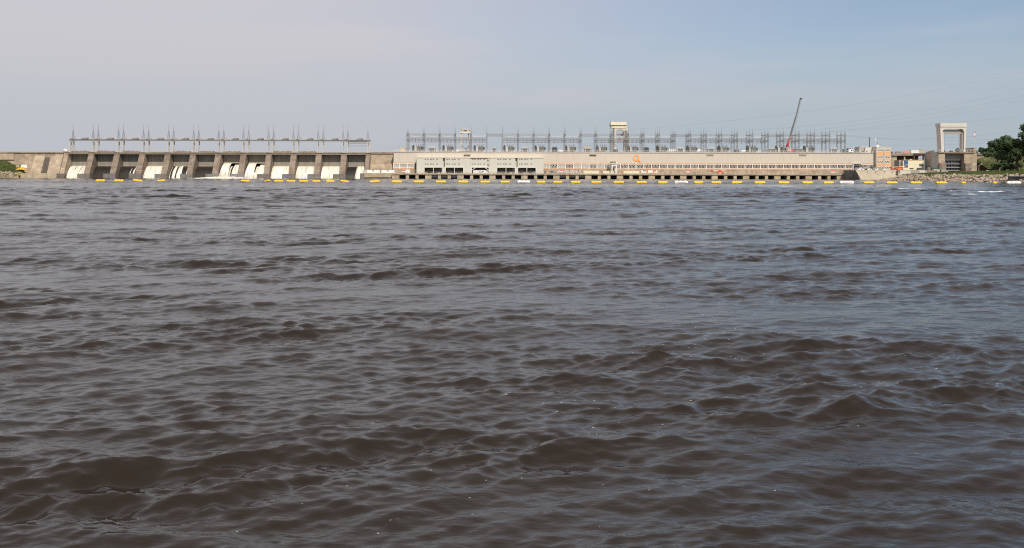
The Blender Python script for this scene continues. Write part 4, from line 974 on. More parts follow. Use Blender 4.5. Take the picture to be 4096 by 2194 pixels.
#==PART4==
# ------------------------------------------------------------------ cranes on the roof
def B(t, nm, u0, u1, v0, v1, Y, dep, mat, um=None):
    um = um or (u0+u1)/2
    return part(t, nm, MB().box(X(u0, Y), X(u1, Y), Y, Y+dep, Z(v1, Y, um), Z(v0, Y, um)), mat)
g1 = thing('intake_gantry_crane', 'slim brown portal crane with a white box girder among the roof towers', 'crane', (X(1862, 570), 570, ZR))
Y = 570.0
hd = B(g1, 'girder', 1840.5, 1883.5, 516.8, 530, Y, 4, 'pale_steel')
m = MB()
for k in range(4): p = P(1856+3.6*k, 523, Y-.06); m.tube((p.x, Y-.12, p.z), (p.x, Y-.003, p.z), .42, n=10)
for u in (1846, 1878): p = P(u, 522, Y); m.box(p.x-.35, p.x+.35, Y-.1, Y-.004, p.z-.4, p.z+.4)
sub(hd, 'girder_marks', m, 'rust_brown')
B(g1, 'girder_flange', 1839.5, 1882, 530.2, 533, Y-.2, 4.2, 'white_trim')
for u0, u1 in ((1840.8, 1847.8), (1877, 1883)): B(g1, 'leg', u0, u1, 533.3, 600, Y+.3, 1.0, 'pale_steel'); B(g1, 'leg', u0+.2, u1+.2, 533.3, 600, Y+3, .8, 'steel')
a, b, c_ = P(1846, 580, Y), P(1863, 599, Y), P(1880, 580, Y)
part(g1, 'brace', MB().bar(a+Vector((0, .8, 0)), b+Vector((0, .8, 0)), .55), 'steel'); part(g1, 'brace', MB().bar(c_+Vector((0, .8, 0)), b+Vector((0, .8, 0)), .55), 'steel')
B(g1, 'sill_beam', 1838, 1890, 600, 604.5, Y, 4, 'pale_steel'); B(g1, 'trolley', 1872, 1880, 536, 552, Y+1.4, 1, 'steel')
part(g1, 'rail_footing', MB().box(X(1838, Y), X(1890, Y), Y, Y+4, ZR, Z(604.6, Y, 1862)), 'deck_concrete')
B(g1, 'cable_drum', 1826, 1836, 598.5, 605.8, Y, 1.5, 'cream_paint')

g2 = thing('gantry_crane', 'tall cream gantry crane with a two tier machine house over the powerhouse roof', 'crane', (X(2480, 569), 569, ZR)); Y = 569.0
B(g2, 'machine_house', 2443.5, 2505.5, 489.2, 500, Y, 7, 'cream_paint')
hs = B(g2, 'machine_house', 2446, 2505.3, 502.3, 512.6, Y+.1, 6.8, 'cream_paint')
B(g2, 'walkway', 2442.5, 2507, 500.15, 502.1, Y-.5, 8, 'lock_grey')
m = MB()
for u0, u1 in ((2449, 2456), (2494.5, 2498.5)): m.box(X(u0, Y), X(u1, Y), Y+.0, Y+.098, Z(505.5, Y, 2480), Z(502.8, Y, 2480))
sub(hs, 'vent', m, 'dark_steel')
B(g2, 'main_girder', 2458, 2511, 513, 523, Y+.4, 6, 'lock_white'); B(g2, 'main_girder', 2472, 2491, 516.5, 518.2, Y+.35, .045, 'dark_steel')
for u0, u1, dy in ((2457.5, 2464.5, 0), (2453, 2458, 5.2)): B(g2, 'leg', u0, u1, 523.2, 606.8, Y+dy, 1.1, 'lock_white' if dy == 0 else 'steel')
for u0, u1, dy in ((2493.5, 2501, 0), (2505, 2515.5, 0), (2500, 2508, 5.2)): B(g2, 'leg', u0, u1, 523.2, 606.8, Y+dy, 1.1, 'lock_grey' if dy == 0 else 'steel')
m = MB(); z0, z1 = ZR, Z(523, Y, 2500)
for k in range(9):
    za, zb = z0+(z1-z0)*k/9, z0+(z1-z0)*(k+1)/9; xa, xb = X(2499, Y), X(2507, Y); m.bar((xa, Y+.5, za), (xb, Y+.5, zb), .25); m.bar((xb, Y+.5, za), (xa, Y+.5, zb), .25); m.bar((xa, Y+.5, zb), (xb, Y+.5, zb), .25)
part(g2, 'leg_lattice', m, 'lock_grey')
m = MB()
for k in range(11):
    za, zb = z0+(z1-z0)*k/11, z0+(z1-z0)*(k+1)/11; xa, xb = X(2441, Y), X(2455, Y); m.bar((xa if k % 2 else xb, Y-.4, za), (xb if k % 2 else xa, Y-.4, zb), .22); m.bar((xa, Y-.4, zb), (xb, Y-.4, zb), .16)
for u in (2441, 2455): m.bar((X(u, Y), Y-.4, z0), (X(u, Y), Y-.4, z1), .16)
part(g2, 'stair_tower', m, 'steel')
B(g2, 'tie_beam', 2462, 2494, 541.5, 546, Y+.6, 1, 'lock_grey'); B(g2, 'trolley', 2470, 2494, 535, 541, Y+2, 2, 'steel'); B(g2, 'cab', 2489, 2498, 523.3, 530.5, Y-1.3, 1.2, 'steel')
p = P(2478, 560, Y+2); part(g2, 'hook_block', MB().prism_y([(p.x-.75, p.z+.5), (p.x, p.z+1.2), (p.x+.75, p.z+.5), (p.x+.45, p.z-.7), (p.x-.45, p.z-.7)], Y+1.8, Y+2.3), 'machine_red')
part(g2, 'hoist_rope', MB().bar((p.x, Y+2.05, p.z+1.2), (p.x, Y+2.05, Z(541, Y)), .07), 'dark_steel')
part(g2, 'beacon', MB().tube((X(2452.5, Y), Y+2, Z(489, Y)), (X(2452.5, Y), Y+2, Z(485.6, Y)), .22, n=8), 'white_paint')

mc = thing('mobile_crane', 'mobile crane with a long thin telescopic boom raised above the roof', 'crane', (X(3150, 572), 572, ZR)); Y = 572.0
pts_ = [P(3146, 590, Y), P(3158.5, 556, Y), P(3172, 507, Y), P(3184, 468, Y), P(3201.5, 396, Y)]
for k, (wd, mt) in enumerate(((1.15, 'machine_red'), (.95, 'transformer_grey'), (.8, 'transformer_grey'), (.62, 'transformer_grey'))): part(mc, 'boom_section', MB().bar(pts_[k], pts_[k+1], wd), mt)
part(mc, 'boom_head', MB().box(pts_[4].x-.3, pts_[4].x+1.0, Y-.4, Y+.4, pts_[4].z-.35, pts_[4].z+.5), 'dark_steel')
part(mc, 'hoist_rope', MB().bar((pts_[4].x+.8, Y, pts_[4].z-.3), (X(3157, Y), Y, Z(596, Y)), .06), 'dark_steel')
x = X(3150, Y); part(mc, 'turntable', MB().prism_y([(x-2.2, ZR+1.3), (x+3.8, ZR+1.3), (x+3.8, ZR+2.2), (x+1.2, ZR+3.1), (x-2.0, ZR+3.4)], Y-1.2, Y+1.2), 'lock_white')
part(mc, 'counterweight', MB().prism_y([(x+2.0, ZR+1.3), (x+4.3, ZR+1.3), (x+4.6, ZR+2.2), (x+3.9, ZR+3.0)], Y-1.25, Y-1.203), 'machine_red')
part(mc, 'chassis', MB().box(x-5, x+6.5, Y-1.25, Y+1.25, ZR+.6, ZR+1.298), 'machine_red')
for k in (-4, -2.4, 2.2, 3.8, 5.4): part(mc, 'wheel', MB().tube((x+k, Y-1.35, ZR+.55), (x+k, Y-.9, ZR+.55), .55, n=12), 'tyre')
part(mc, 'lift_cylinder', MB().tube((x+1.0, Y, ZR+2.8), pts_[0].lerp(pts_[1], .6), .25, n=8), 'machine_red')

# sheds and containers standing on the roof
for u0, u1, v0, lb_, mt in ((2337, 2363, 585, 'tall beige equipment hut behind the switchyard breaker', 'pale_concrete'), (2676, 2737, 597, 'long white container with a dark roof among the transformers', 'white_paint'), (2788, 2806, 597, 'small white container next to a transformer on the roof', 'white_paint'), (2902, 2921, 596, 'small grey container right of a transformer on the roof', 'lock_grey'),
                            (2966, 2988, 600.5, 'low white tent on the roof behind the railing', 'white_paint'), (3032, 3042, 600, 'little pale hut beside the switchyard on the roof', 'lock_white'), (3056, 3090, 602, 'low brown pallet stack behind the roof railing', 'rust_brown'), (2236, 2253, 599.5, 'low white machine frame behind the roof railing', 'white_paint')):
    container(u0, u1, v0, 606.5, 576, mt, lb_, 3, 'roof_container', roof='lock_grey')
vn = thing('minibus', 'white minibus parked at the edge of the powerhouse roof', 'van', (X(3406, 554), 554, ZR)); x0, x1, zz = X(3396, 554), X(3410.5, 554), ZR
part(vn, 'body', MB().prism_y([(x0, zz+.35), (x1, zz+.35), (x1, zz+1.9), (x1-.2, zz+2.25), (x0+.7, zz+2.25), (x0+.1, zz+1.5)], 554, 556), 'white_paint'); part(vn, 'rear_window', MB().box(X(3403.5, 554), X(3409, 554), 553.94, 553.998, zz+1.1, zz+1.85), 'car_glass')
for k in (.5, -.5): part(vn, 'wheel', MB().tube(((x0+x1)/2+k, 553.95, zz+.35), ((x0+x1)/2+k, 554.3, zz+.35), .35, n=10), 'tyre')

# ------------------------------------------------------------------ office tower at the end of the powerhouse
YO = 547.5
of = thing('office_tower', 'four storey office tower with orange panels and rows of windows', 'office building', (X(3535, YO), YO, 4)); zt_, zb_ = Z(589.7, YO, 3535), Z(683, YO, 3535)
xa, xb = X(3505.5, YO), X(3564.3, YO)
part(of, 'wall', MB().box(xa, xb, YO+.3, YO+14, zb_-4, zt_-.02), 'siding')
part(of, 'cornice', MB().box(xa-.1, xb+.1, YO-.1, YO+14.1, zt_-.018, zt_+.25).box(xa, xb, YO+.02, YO+.298, Z(596, YO, 3535), zt_-.02), 'lock_white')
xm = X(3535, YO)
for u0, u1 in ((3505.5, 3508.7), (3532.6, 3533.6), (3537.2, 3538.3), (3561.8, 3564.3)): part(of, 'pilaster', MB().box(X(u0, YO), X(u1, YO), YO-.05, YO+.296, zb_-3, Z(596.2, YO, 3535)), 'lock_white' if u0 < 3560 and u0 != 3505.5 else 'siding')
part(of, 'downpipe', MB().box(X(3533.8, YO), X(3537, YO), YO+.05, YO+.29, zb_-3, zt_-.4), 'lock_grey')
rows = [(598.2, 606), (626, 634), (644.7, 653), (668, 676.2)]
for u0, u1 in ((3508.9, 3532.4), (3538.5, 3561.6)):
    a, b = X(u0, YO), X(u1, YO); pv = 596.2
    for k, (v0, v1) in enumerate(rows):
        if k: part(of, 'orange_panel', MB().box(a+.02, b-.02, YO+.06, YO+.298, Z(v0-1.6, YO, 3535), Z(pv+1.4, YO, 3535)), 'orange_panel')
        z0, z1 = Z(v1, YO, 3535), Z(v0, YO, 3535)
        part(of, 'window_band', MB().box(a, b, YO+.03, YO+.295, z0-.2, z0-.02).box(a, b, YO+.03, YO+.295, z1+.02, z1+.2), 'white_trim')
        fr = bay_frame(b-a-.04, z1-z0); o = link('window', fr.mesh('window', 'white_trim')); o.parent = of; o.matrix_parent_inverse = Matrix.Translation(-Vector(of.location)); o.location = (a+.02, YO+.14, z0)
        pn = link('pane', MB().quad((0, .05, 0), (b-a-.04, .05, 0), (b-a-.04, .05, z1-z0), (0, .05, z1-z0)).mesh('pane', 'glass_dark')); pn.parent = o
        pv = v1
    part(of, 'orange_panel' if False else 'base_panel', MB().box(a, b, YO+.06, YO+.297, zb_-3, Z(rows[3][1]+1.6, YO, 3535)), 'siding')
ds = thing('satellite_dish', 'round white satellite dish on the roof of the office tower', 'dish', (X(3511.5, YO+2), YO+2, zt_+.2)); p = P(3512, 583, YO+2); m = MB(); n = 20; prv = None
for ring, (rr, dy) in enumerate(((.05, .45), (.45, .36), (.75, .2), (.86, 0))):
    for k in range(n): t_ = 2*math.pi*k/n; m.v.append((p.x+rr*math.cos(t_), p.y+dy, p.z+rr*math.sin(t_)))
for ring in range(3):
    for k in range(n): m.f.append((ring*n+k, ring*n+(k+1) % n, (ring+1)*n+(k+1) % n, (ring+1)*n+k))
part(ds, 'reflector', m, 'white_paint', True); part(ds, 'mast', MB().tube((p.x, p.y+.55, zt_+.2), (p.x, p.y+.55, p.z+1.9), .09, n=8), 'dark_steel'); part(ds, 'feed_arm', MB().bar((p.x, p.y, p.z-.7), (p.x, p.y-.6, p.z), .06), 'steel')
rb = thing('stair_house', 'pale stepped stair house on the roof beside the office tower', 'hut', (X(3470, 553), 553, ZR)); Yr = 553.5
part(rb, 'wing', MB().box(X(3439, Yr), X(3461, Yr), Yr+1, Yr+8, ZR, Z(588.5, Yr, 3450)), 'lock_grey'); part(rb, 'block', MB().box(X(3461.2, Yr), X(3488, Yr), Yr, Yr+8, ZR, Z(590.5, Yr, 3475)), 'lock_white')
part(rb, 'plant_room', MB().box(X(3447.5, Yr), X(3473, Yr), Yr+1.6, Yr+7, Z(588.4, Yr, 3450)+.003, Z(587, Yr, 3460)), 'lock_white'); part(rb, 'rear_wing', MB().box(X(3488.2, Yr), X(3506, Yr), Yr+.8, Yr+8, ZR, Z(593, Yr, 3495)), 'lock_grey')
for u0, u1 in ((3449, 3453), (3455, 3459.5)): part(rb, 'window', MB().box(X(u0, Yr), X(u1, Yr), Yr+.94, Yr+.998, Z(605, Yr), Z(600, Yr)), 'glass_dark')
part(rb, 'window', MB().box(X(3465, Yr), X(3470, Yr), Yr-.06, Yr-.002, Z(606, Yr), Z(601, Yr)), 'glass_dark')
ra = thing('radio_mast', 'thin grey radio mast behind the stair house on the roof', 'mast', (X(3488.5, 556), 556, ZR)); m = MB(); lattice_post(m, X(3488.5, 558), 562, ZR, Z(549.5, 558, 3488), .3, .09, .8); part(ra, 'lattice', m, 'dark_steel')
def flag(u, vtop, vbot, v0, v1, Y, label, cols):
    x = X(u, Y); zt2, zb2 = Z(vtop, Y, u), Z(vbot, Y, u); t = thing('flagpole', label, 'flag', (x, Y, zb2)); part(t, 'pole', MB().tube((x, Y, zb2), (x, Y, zt2), .09, .05, 8), 'white_trim')
    f0, f1 = Z(v1, Y, u), Z(v0, Y, u); n = len(cols)
    for k, mt in enumerate(cols):
        za, zb2 = f0+(f1-f0)*k/n, f0+(f1-f0)*(k+1)/n; m = MB(); m.prism_z([(x+.08, Y-.05), (x+.45, Y+.16), (x+.62+.15*(k % 2), Y-.1), (x+.42, Y+.02)], za+.003, zb2); part(t, 'cloth', m, mt)
flag(3500.5, 549.2, 592, 553, 566.5, 562, 'limp white and blue flag on a pole behind the office tower', ['blue_paint', 'white_paint', 'white_paint', 'blue_paint', 'white_paint'])
flag(3896, 525, 592, 526.5, 548.5, 548, 'limp red and white flag on a tall pole beside the lock', ['machine_red', 'white_paint', 'white_paint', 'machine_red'])

# ------------------------------------------------------------------ tailrace end wall and terrace
YE = 515.0
ew = thing('tailrace_wall', 'pale concrete retaining wall whose dark side closes off the tailrace', 'wall', (X(3500, YE), YE, 0)); zt_ = Z(681.5, YE, 3440)
A0, A1 = (X(3430, YE), YE+2.5), (X(3447.5, YE), YE); Bk = X(3374, YD-.7)
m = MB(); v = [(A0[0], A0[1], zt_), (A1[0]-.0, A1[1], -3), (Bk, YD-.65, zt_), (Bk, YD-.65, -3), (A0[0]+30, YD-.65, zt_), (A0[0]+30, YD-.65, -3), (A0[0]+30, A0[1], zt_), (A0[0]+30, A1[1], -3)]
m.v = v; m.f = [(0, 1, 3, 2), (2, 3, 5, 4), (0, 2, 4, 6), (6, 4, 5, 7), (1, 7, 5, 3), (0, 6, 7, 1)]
part(ew, 'side_wall', m, 'dark_wall_concrete')  # side turned from the sun: its shade is painted as darker concrete
m = MB(); xr_ = X(3700, YE); q = [(A0[0], zt_+.02), (A1[0], -3), (xr_, -3), (xr_, zt_+.02)]
m.v = [(A0[0]+.02, A0[1]-.35, zt_+.02), (A1[0]+.05, YE-.35, -3), (xr_, YE-.35, -3), (xr_, A0[1]-.35, zt_+.02), (A0[0]+.02, A0[1]-.02, zt_+.02), (A1[0]+.05, YE-.02, -3), (xr_, YE-.02, -3), (xr_, A0[1]-.02, zt_+.02)]
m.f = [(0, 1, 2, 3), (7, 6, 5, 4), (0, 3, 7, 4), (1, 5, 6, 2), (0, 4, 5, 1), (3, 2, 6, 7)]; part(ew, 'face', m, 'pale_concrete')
part(ew, 'coping', MB().box(A0[0], xr_, A0[1]-.45, A0[1]+.4, zt_+.022, zt_+.25), 'pale_concrete')
m = MB(); m.bar((A0[0]-.05, A0[1]-.3, zt_+.1), (A1[0], YE-.3, -.5), .28); part(ew, 'edge_strip', m, 'cream_paint')
part(ew, 'terrace', MB().box(A0[0]+30.01, X(3760, YE), A0[1]+.41, 549, 0, zt_), 'deck_concrete'); ZTc = zt_
for k, u in enumerate((3475, 3509, 3546, 3576)): p = P(u, 687.7, YE-.2); part(ew, 'weep_hole', MB().box(p.x-.12, p.x+.12, YE+1.0, YE+1.9, p.z-.12, p.z+.12), 'dark_steel')
# cars and gear on the terrace
def car(u, Y, label, mat='white_paint', front=True):
    x = X(u, Y); z = ZTc; t = thing('parked_car', label, 'car', (x, Y, z), 'cars parked along the terrace')
    if front:   # end-on
        part(t, 'body', MB().prism_y([(x-.9, z+.3), (x+.9, z+.3), (x+.95, z+.95), (x-.95, z+.95)], Y, Y+4.4), mat)
        part(t, 'cabin', MB().prism_y([(x-.88, z+.953), (x+.88, z+.953), (x+.66, z+1.55), (x-.66, z+1.55)], Y+1.1, Y+3.9), mat)
        part(t, 'windscreen', MB().prism_y([(x-.76, z+1.0), (x+.76, z+1.0), (x+.6, z+1.48), (x-.6, z+1.48)], Y+1.04, Y+1.098), 'car_glass')
        for s in (-.8, .8): part(t, 'wheel', MB().tube((x+s-.11, Y+.8, z+.32), (x+s+.11, Y+.8, z+.32), .32, n=12), 'tyre'); part(t, 'headlight', MB().box(x+s*.9-.13, x+s*.9+.13, Y-.04, Y-.002, z+.65, z+.82), 'white_trim')
    else:
        part(t, 'body', MB().prism_y([(x-2.2, z+.3), (x+2.2, z+.3), (x+2.25, z+.8), (x+1.3, z+.95), (x-2.2, z+1.0)], Y, Y+1.8), mat)
        part(t, 'cabin', MB().prism_y([(x-1.7, z+1.002), (x+1.1, z+.97), (x+.5, z+1.5), (x-1.3, z+1.52)], Y+.12, Y+1.68), mat); part(t, 'side_window', MB().prism_y([(x-1.45, z+1.05), (x+.85, z+1.03), (x+.42, z+1.43), (x-1.15, z+1.44)], Y+.06, Y+.118), 'car_glass')
        for s in (-1.35, 1.4): part(t, 'wheel', MB().tube((x+s, Y-.04, z+.32), (x+s, Y+.25, z+.32), .32, n=12), 'tyre')
car(3436, 521, 'white car parked at the slanting corner of the terrace'); car(3455, 522, 'white pickup parked side on before the loading door', front=False); car(3473, 522, 'white car parked side on beside the dark gazebo', front=False)
car(3506, 521, 'white car facing the river below the office tower corner'); car(3536.5, 521, 'white car facing the river in front of the office tower middle')
tn = thing('gazebo', 'dark open sided gazebo on the terrace by the parked cars', 'gazebo', (X(3491, 524), 524, ZTc)); x0, x1 = X(3480, 524), X(3500, 524); zz = Z(671.5, 524, 3490)
part(tn, 'roof', MB().prism_y([(x0, zz), (x1, zz), ((x0+x1)/2+.4, Z(668, 524, 3490)), ((x0+x1)/2-.4, Z(668, 524, 3490))], 524, 527), 'radiator_dark')
for x in (x0+.1, x1-.25): part(tn, 'post', MB().box(x, x+.15, 524.1, 524.25, ZTc, zz-.002), 'steel')
part(tn, 'screen', MB().box(x0+.4, x1-.4, 526.5, 526.6, ZTc, zz-.1), 'radiator_dark')
m = MB(); x = X(3399.5, 538); tag(MB().tube((x, 538, ZTc-.5), (x, 538, Z(628, 538, 3400)), .09, .04, 8).tube((x, 538, ZTc-.3), (x, 538, ZTc+.6), .2, n=8).build('antenna_pole', 'dark_steel'), 'thin dark antenna pole in front of the powerhouse beside the loading door', 'pole')
boom_lift(3598, 524, ZTc, .95, 'orange boom lift parked on the terrace in front of the cream building')
bin_y = 526
def gear(u0, u1, v0, v1, Y, mat, nm, label, cat):
    x0, x1, z0, z1 = X(u0, Y), X(u1, Y), Z(v1, Y, u0), Z(v0, Y, u0); dx = (x1-x0)*.08
    tag(MB().prism_y([(x0, z0), (x1, z0), (x1-dx, z1), (x0+dx*2, z1), (x0, z0+(z1-z0)*.6)], Y, Y+1.6).build(nm, mat), label, cat)
gear(3567, 3575, 675, 681.5, 522, 'machine_red', 'generator', 'dark red generator at the foot of the office tower', 'generator')
gear(3643, 3655, 673, 678, 530, 'dark_steel', 'dark_trailer', 'small dark trailer on the terrace before the cream building', 'trailer')
gear(3671, 3693, 672, 681, 530, 'dark_steel', 'dark_container', 'dark crate at the foot of the cream building by the lock wall', 'container')
gear(3592, 3600, 679, 692, 514.6, 'rust_brown', 'brown_gate', 'narrow brown gate panel between the pale terrace wall panels', 'gate')
t = thing('barrier_wall', 'row of pale concrete barriers in front of the cream building', 'barrier', (X(3660, 512), 512, 3)); 
for u0, u1, mt in ((3601, 3643, 'lock_white'), (3643.5, 3677, 'lock_grey'), (3677.5, 3700, 'lock_white'), (3700.5, 3706, 'pale_concrete')): part(t, 'panel', MB().box(X(u0, 512), X(u1, 512)-.01, 512, 512.5, 0, Z(682.5, 512, 3650)), mt)

# ------------------------------------------------------------------ intake deck behind the cream building
YI = 568.0
it = thing('intake_deck', 'brown concrete road deck on columns between the office tower and the lock', 'bridge', (X(3630, YI), YI, 0))
part(it, 'parapet', MB().box(X(3563, YI), X(3699, YI), YI-1, YI+10, Z(624, YI, 3630), Z(614.5, YI, 3630)), 'deck_concrete')
part(it, 'wall', MB().box(X(3563, YI), X(3587.3, YI), YI, YI+9, -3, Z(624.1, YI, 3630)), 'concrete')
for u0, u1 in ((3616.5, 3621.5), (3655.5, 3660), (3693, 3698.5)): part(it, 'column', MB().box(X(u0, YI), X(u1, YI), YI, YI+1.2, -3, Z(624.1, YI, 3630)), 'pale_concrete')
part(it, 'rear_wall', MB().box(X(3587.5, YI), X(3698, YI), YI+8, YI+9, -3, Z(624.2, YI, 3630)), 'dark_wall_concrete')
t = railing('railing', 'railing along the road deck between office tower and lock', X(3566, YI), X(3697, YI), YI-.9, Z(614.5, YI, 3630), 1.2, 1.55, 1, .09, .08, 'pale_steel')
gear(3616, 3638, 605.5, 611.5, 572, 'machine_orange', 'orange_tractor', 'orange machine with a dark arm on the road deck', 'machine')
gear(3584, 3607, 606, 612, 574, 'rust_brown', 'earth_heap', 'brown heap behind the railing of the road deck', 'heap')
container(3645, 3677, 602, 613, 573, 'white_paint', 'white container with dark lettering marks on the road deck', 2.5, 'deck_container'); container(3677.5, 3698, 600.5, 613, 574, 'pale_concrete', 'tan container beside the white one on the road deck', 2.5, 'deck_container')
gear(3683.5, 3688.5, 615, 623, 566.5, 'machine_orange', 'orange_barrel', 'orange barrel hung on the parapet of the road deck', 'barrel')
# cream building
YB = 552.0
cb = thing('service_building', 'small cream service building with a blue corner panel and orange roof edge', 'building', (X(3655, YB), YB, ZTc)); z1 = Z(642.5, YB, 3655)
part(cb, 'wall', MB().box(X(3612.5, YB), X(3696.5, YB), YB, YB+10, 2, z1), 'cream_paint'); part(cb, 'roof_edge', MB().box(X(3631.5, YB), X(3697, YB), YB-.15, YB+10.2, z1+.003, z1+.3), 'orange_panel')
part(cb, 'blue_panel', MB().box(X(3616, YB), X(3631.3, YB), YB-.25, YB-.003, Z(670, YB, 3620), Z(642, YB, 3620)), 'blue_paint'); part(cb, 'corner_cap', MB().box(X(3611.8, YB), X(3631.4, YB), YB-.4, YB+10.1, Z(642, YB, 3620)+.003, Z(640, YB, 3620)), 'orange_panel')
wn = part(cb, 'window', MB().box(X(3677, YB), X(3692, YB), YB-.1, YB-.004, Z(665.5, YB, 3680), Z(656, YB, 3680)), 'glass_dark'); m = MB()
for k in range(5): xx = X(3677+3.75*k, YB); m.box(xx-.07, xx+.07, YB-.16, YB-.102, Z(665.5, YB, 3680), Z(656, YB, 3680))
for vv in (656, 660.5, 665.5): m.box(X(3677, YB), X(3692, YB), YB-.165, YB-.103, Z(vv, YB, 3680)-.07, Z(vv, YB, 3680)+.07)
sub(wn, 'frame', m, 'lock_grey')
wn = part(cb, 'window', MB().box(X(3617.5, YB), X(3629.5, YB), YB-.32, YB-.254, Z(665, YB, 3620), Z(657.5, YB, 3620)), 'glass_dark'); m = MB()
for k in range(4): xx = X(3617.5+4*k, YB); m.box(xx-.07, xx+.07, YB-.36, YB-.322, Z(665, YB, 3620), Z(657.5, YB, 3620))
sub(wn, 'frame', m, 'white_trim')
part(cb, 'side_wing', MB().box(X(3603, YB), X(3612.3, YB), YB+2, YB+9, 2, Z(641.5, YB, 3607)), 'lock_grey'); part(cb, 'roof_unit', MB().box(X(3645.5, YB), X(3655, YB), YB+2, YB+4, z1+.3, Z(636.8, YB, 3650)), 'pale_concrete')
part(cb, 'panel_joint', MB().box(X(3631.6, YB), X(3696, YB), YB-.012, YB-.002, Z(660.6, YB, 3650), Z(660.1, YB, 3650)), 'deck_concrete')

# ------------------------------------------------------------------ lock
YL = 540.0
lk_ = thing('lock', 'massive tan concrete lock head with a dark steel gate', 'lock', (X(3830, YL), YL, 3)); zt_ = Z(614, YL, 3830)
fp = [(X(3754, YL), YL), (X(3780, YL), YL), (X(3780, YL), YL+9), (X(3754, YL), YL+14), (X(3699, YL+27), YL+27), (X(3728, YL+4), YL+4)]
part(lk_, 'side_wall', MB().prism_z([(X(3754.2, YL)+.0, YL+.05), (X(3754.2, YL), YL+14), (X(3700, YL+28), YL+28), (X(3727.5, YL+4), YL+4)], -2, zt_-.02), 'lock_grey')
part(lk_, 'front_wall', MB().box(X(3754, YL), X(3780, YL), YL, YL+14.1, -2, zt_-.01), 'concrete'); part(lk_, 'front_wall', MB().box(X(3857, YL), X(3907.5, YL), YL, YL+14, -2, zt_-.01), 'concrete')
part(lk_, 'lower_pier', MB().box(X(3755, YL), X(3781, YL), YL-1.2, YL-.003, -2, Z(654, YL, 3768)), 'pier_concrete'); part(lk_, 'lower_pier', MB().box(X(3858, YL), X(3885, YL), YL-1.2, YL-.003, -2, Z(654, YL, 3870)), 'pier_concrete')
part(lk_, 'tall_wall', MB().box(X(3897, YL), X(3907.4, YL), YL+.5, YL+12, zt_+.003, Z(592, YL, 3902)), 'concrete')
part(lk_, 'deck', MB().box(X(3753, YL), X(3896, YL), YL-.6, YL+14.2, zt_, Z(608.5, YL, 3820)), 'deck_concrete')
part(lk_, 'lintel', MB().box(X(3780, YL)+.01, X(3857, YL)-.01, YL+.6, YL+2, Z(617.5, YL, 3820), zt_-.012), 'pale_concrete')
part(lk_, 'upper_gate', MB().box(X(3780, YL)+.01, X(3857, YL)-.01, YL+3.2, YL+4, Z(641.5, YL, 3820), zt_-.02), 'lock_grey')
gt = part(lk_, 'gate', MB().box(X(3780, YL)+.02, X(3857, YL)-.02, YL+4.4, YL+5, -1, Z(641.6, YL, 3820)), 'lock_steel')
for v in (656.5, 671, 683): sub(gt, 'girder', MB().box(X(3780, YL)+.03, X(3857, YL)-.03, YL+3.3, YL+4.398, Z(v+1.2, YL, 3820), Z(v-1.2, YL, 3820)), 'lock_grey')
for k in range(1, 6): xx = X(3780, YL)+(X(3857, YL)-X(3780, YL))*k/6; sub(gt, 'stiffener', MB().box(xx-.14, xx+.14, YL+3.8, YL+4.397, 0, Z(642, YL, 3820)), 'lock_steel')
m = MB(); n = 11
dz = Z(608.5, YL, 3820)
railing('railing', 'pale mesh railing along the lock deck', X(3755, YL), X(3893, YL), YL-.4, dz, 1.5, 2.0, 3, .1, .08, 'ceramic_white')
t = thing('railing', 'pale mesh railing above the grey side wall of the lock', 'railing', (X(3720, 560), 560, zt_)); m = MB(); p, q = Vector((X(3754, YL), YL, zt_)), Vector((X(3700, YL+28), YL+28, zt_))
mid = Vector((X(3728, YL+4), YL+4, zt_))
for a, b in ((p, mid), (mid, q)):
    for k in range(9): c_ = a.lerp(b, k/8); m.bar(c_, c_+Vector((0, 0, 1.7)), .1)
    for h in (.6, 1.1, 1.65): m.bar(a+Vector((0, 0, h)), b+Vector((0, 0, h)), .08)
part(t, 'posts', m, 'ceramic_white')
# portal tower over the lock gate
pt_ = thing('lock_portal', 'tall pale portal tower standing over the lock gate', 'tower', (X(3813, YL+4), YL+4, dz)); Yq = YL+4.0
def pp(u, v): return (X(u, Yq), Z(v, Yq, 3813))
part(pt_, 'leg', MB().prism_y([pp(3760.5, 509), pp(3770.5, 524), pp(3773.5, 601), pp(3765.3, 601)], Yq, Yq+5), 'lock_white'); part(pt_, 'leg', MB().prism_y([pp(3865.5, 509), pp(3855.5, 524), pp(3855.0, 601), pp(3861, 601)], Yq, Yq+5), 'lock_white')
part(pt_, 'head_beam', MB().prism_y([pp(3760.5, 508.9), pp(3865.5, 508.9), pp(3855.5, 523.9), pp(3849, 517), pp(3778, 517), pp(3770.5, 523.9)], Yq, Yq+5), 'lock_white')
part(pt_, 'machine_house', MB().prism_y([pp(3760.3, 493.5), pp(3865.8, 493), pp(3865.5, 508.6), pp(3760.5, 508.6)], Yq-.3, Yq+6), 'lock_white')
part(pt_, 'raised_gate', MB().box(pp(3773, 521)[0], pp(3852, 521)[0], Yq+1.5, Yq+3, pp(3800, 535.5)[1], pp(3800, 520.5)[1]), 'lock_grey')
for u in (3774.6, 3849.8, 3852.6): part(pt_, 'guide_rail', MB().box(pp(u-.8, 500)[0], pp(u+.8, 500)[0], Yq+.3, Yq+.8, pp(u, 601)[1], pp(u, 531)[1]), 'white_trim' if u < 3852 else 'dark_steel')
part(pt_, 'leg_foot', MB().box(pp(3764, 601)[0], pp(3776, 601)[0], Yq-.2, Yq+5.2, dz-.002, pp(3770, 601)[1]-.002), 'lock_white'); part(pt_, 'leg_foot', MB().box(pp(3853.5, 601)[0], pp(3862, 601)[0], Yq-.2, Yq+5.2, dz-.002, pp(3860, 601)[1]-.002), 'lock_white')
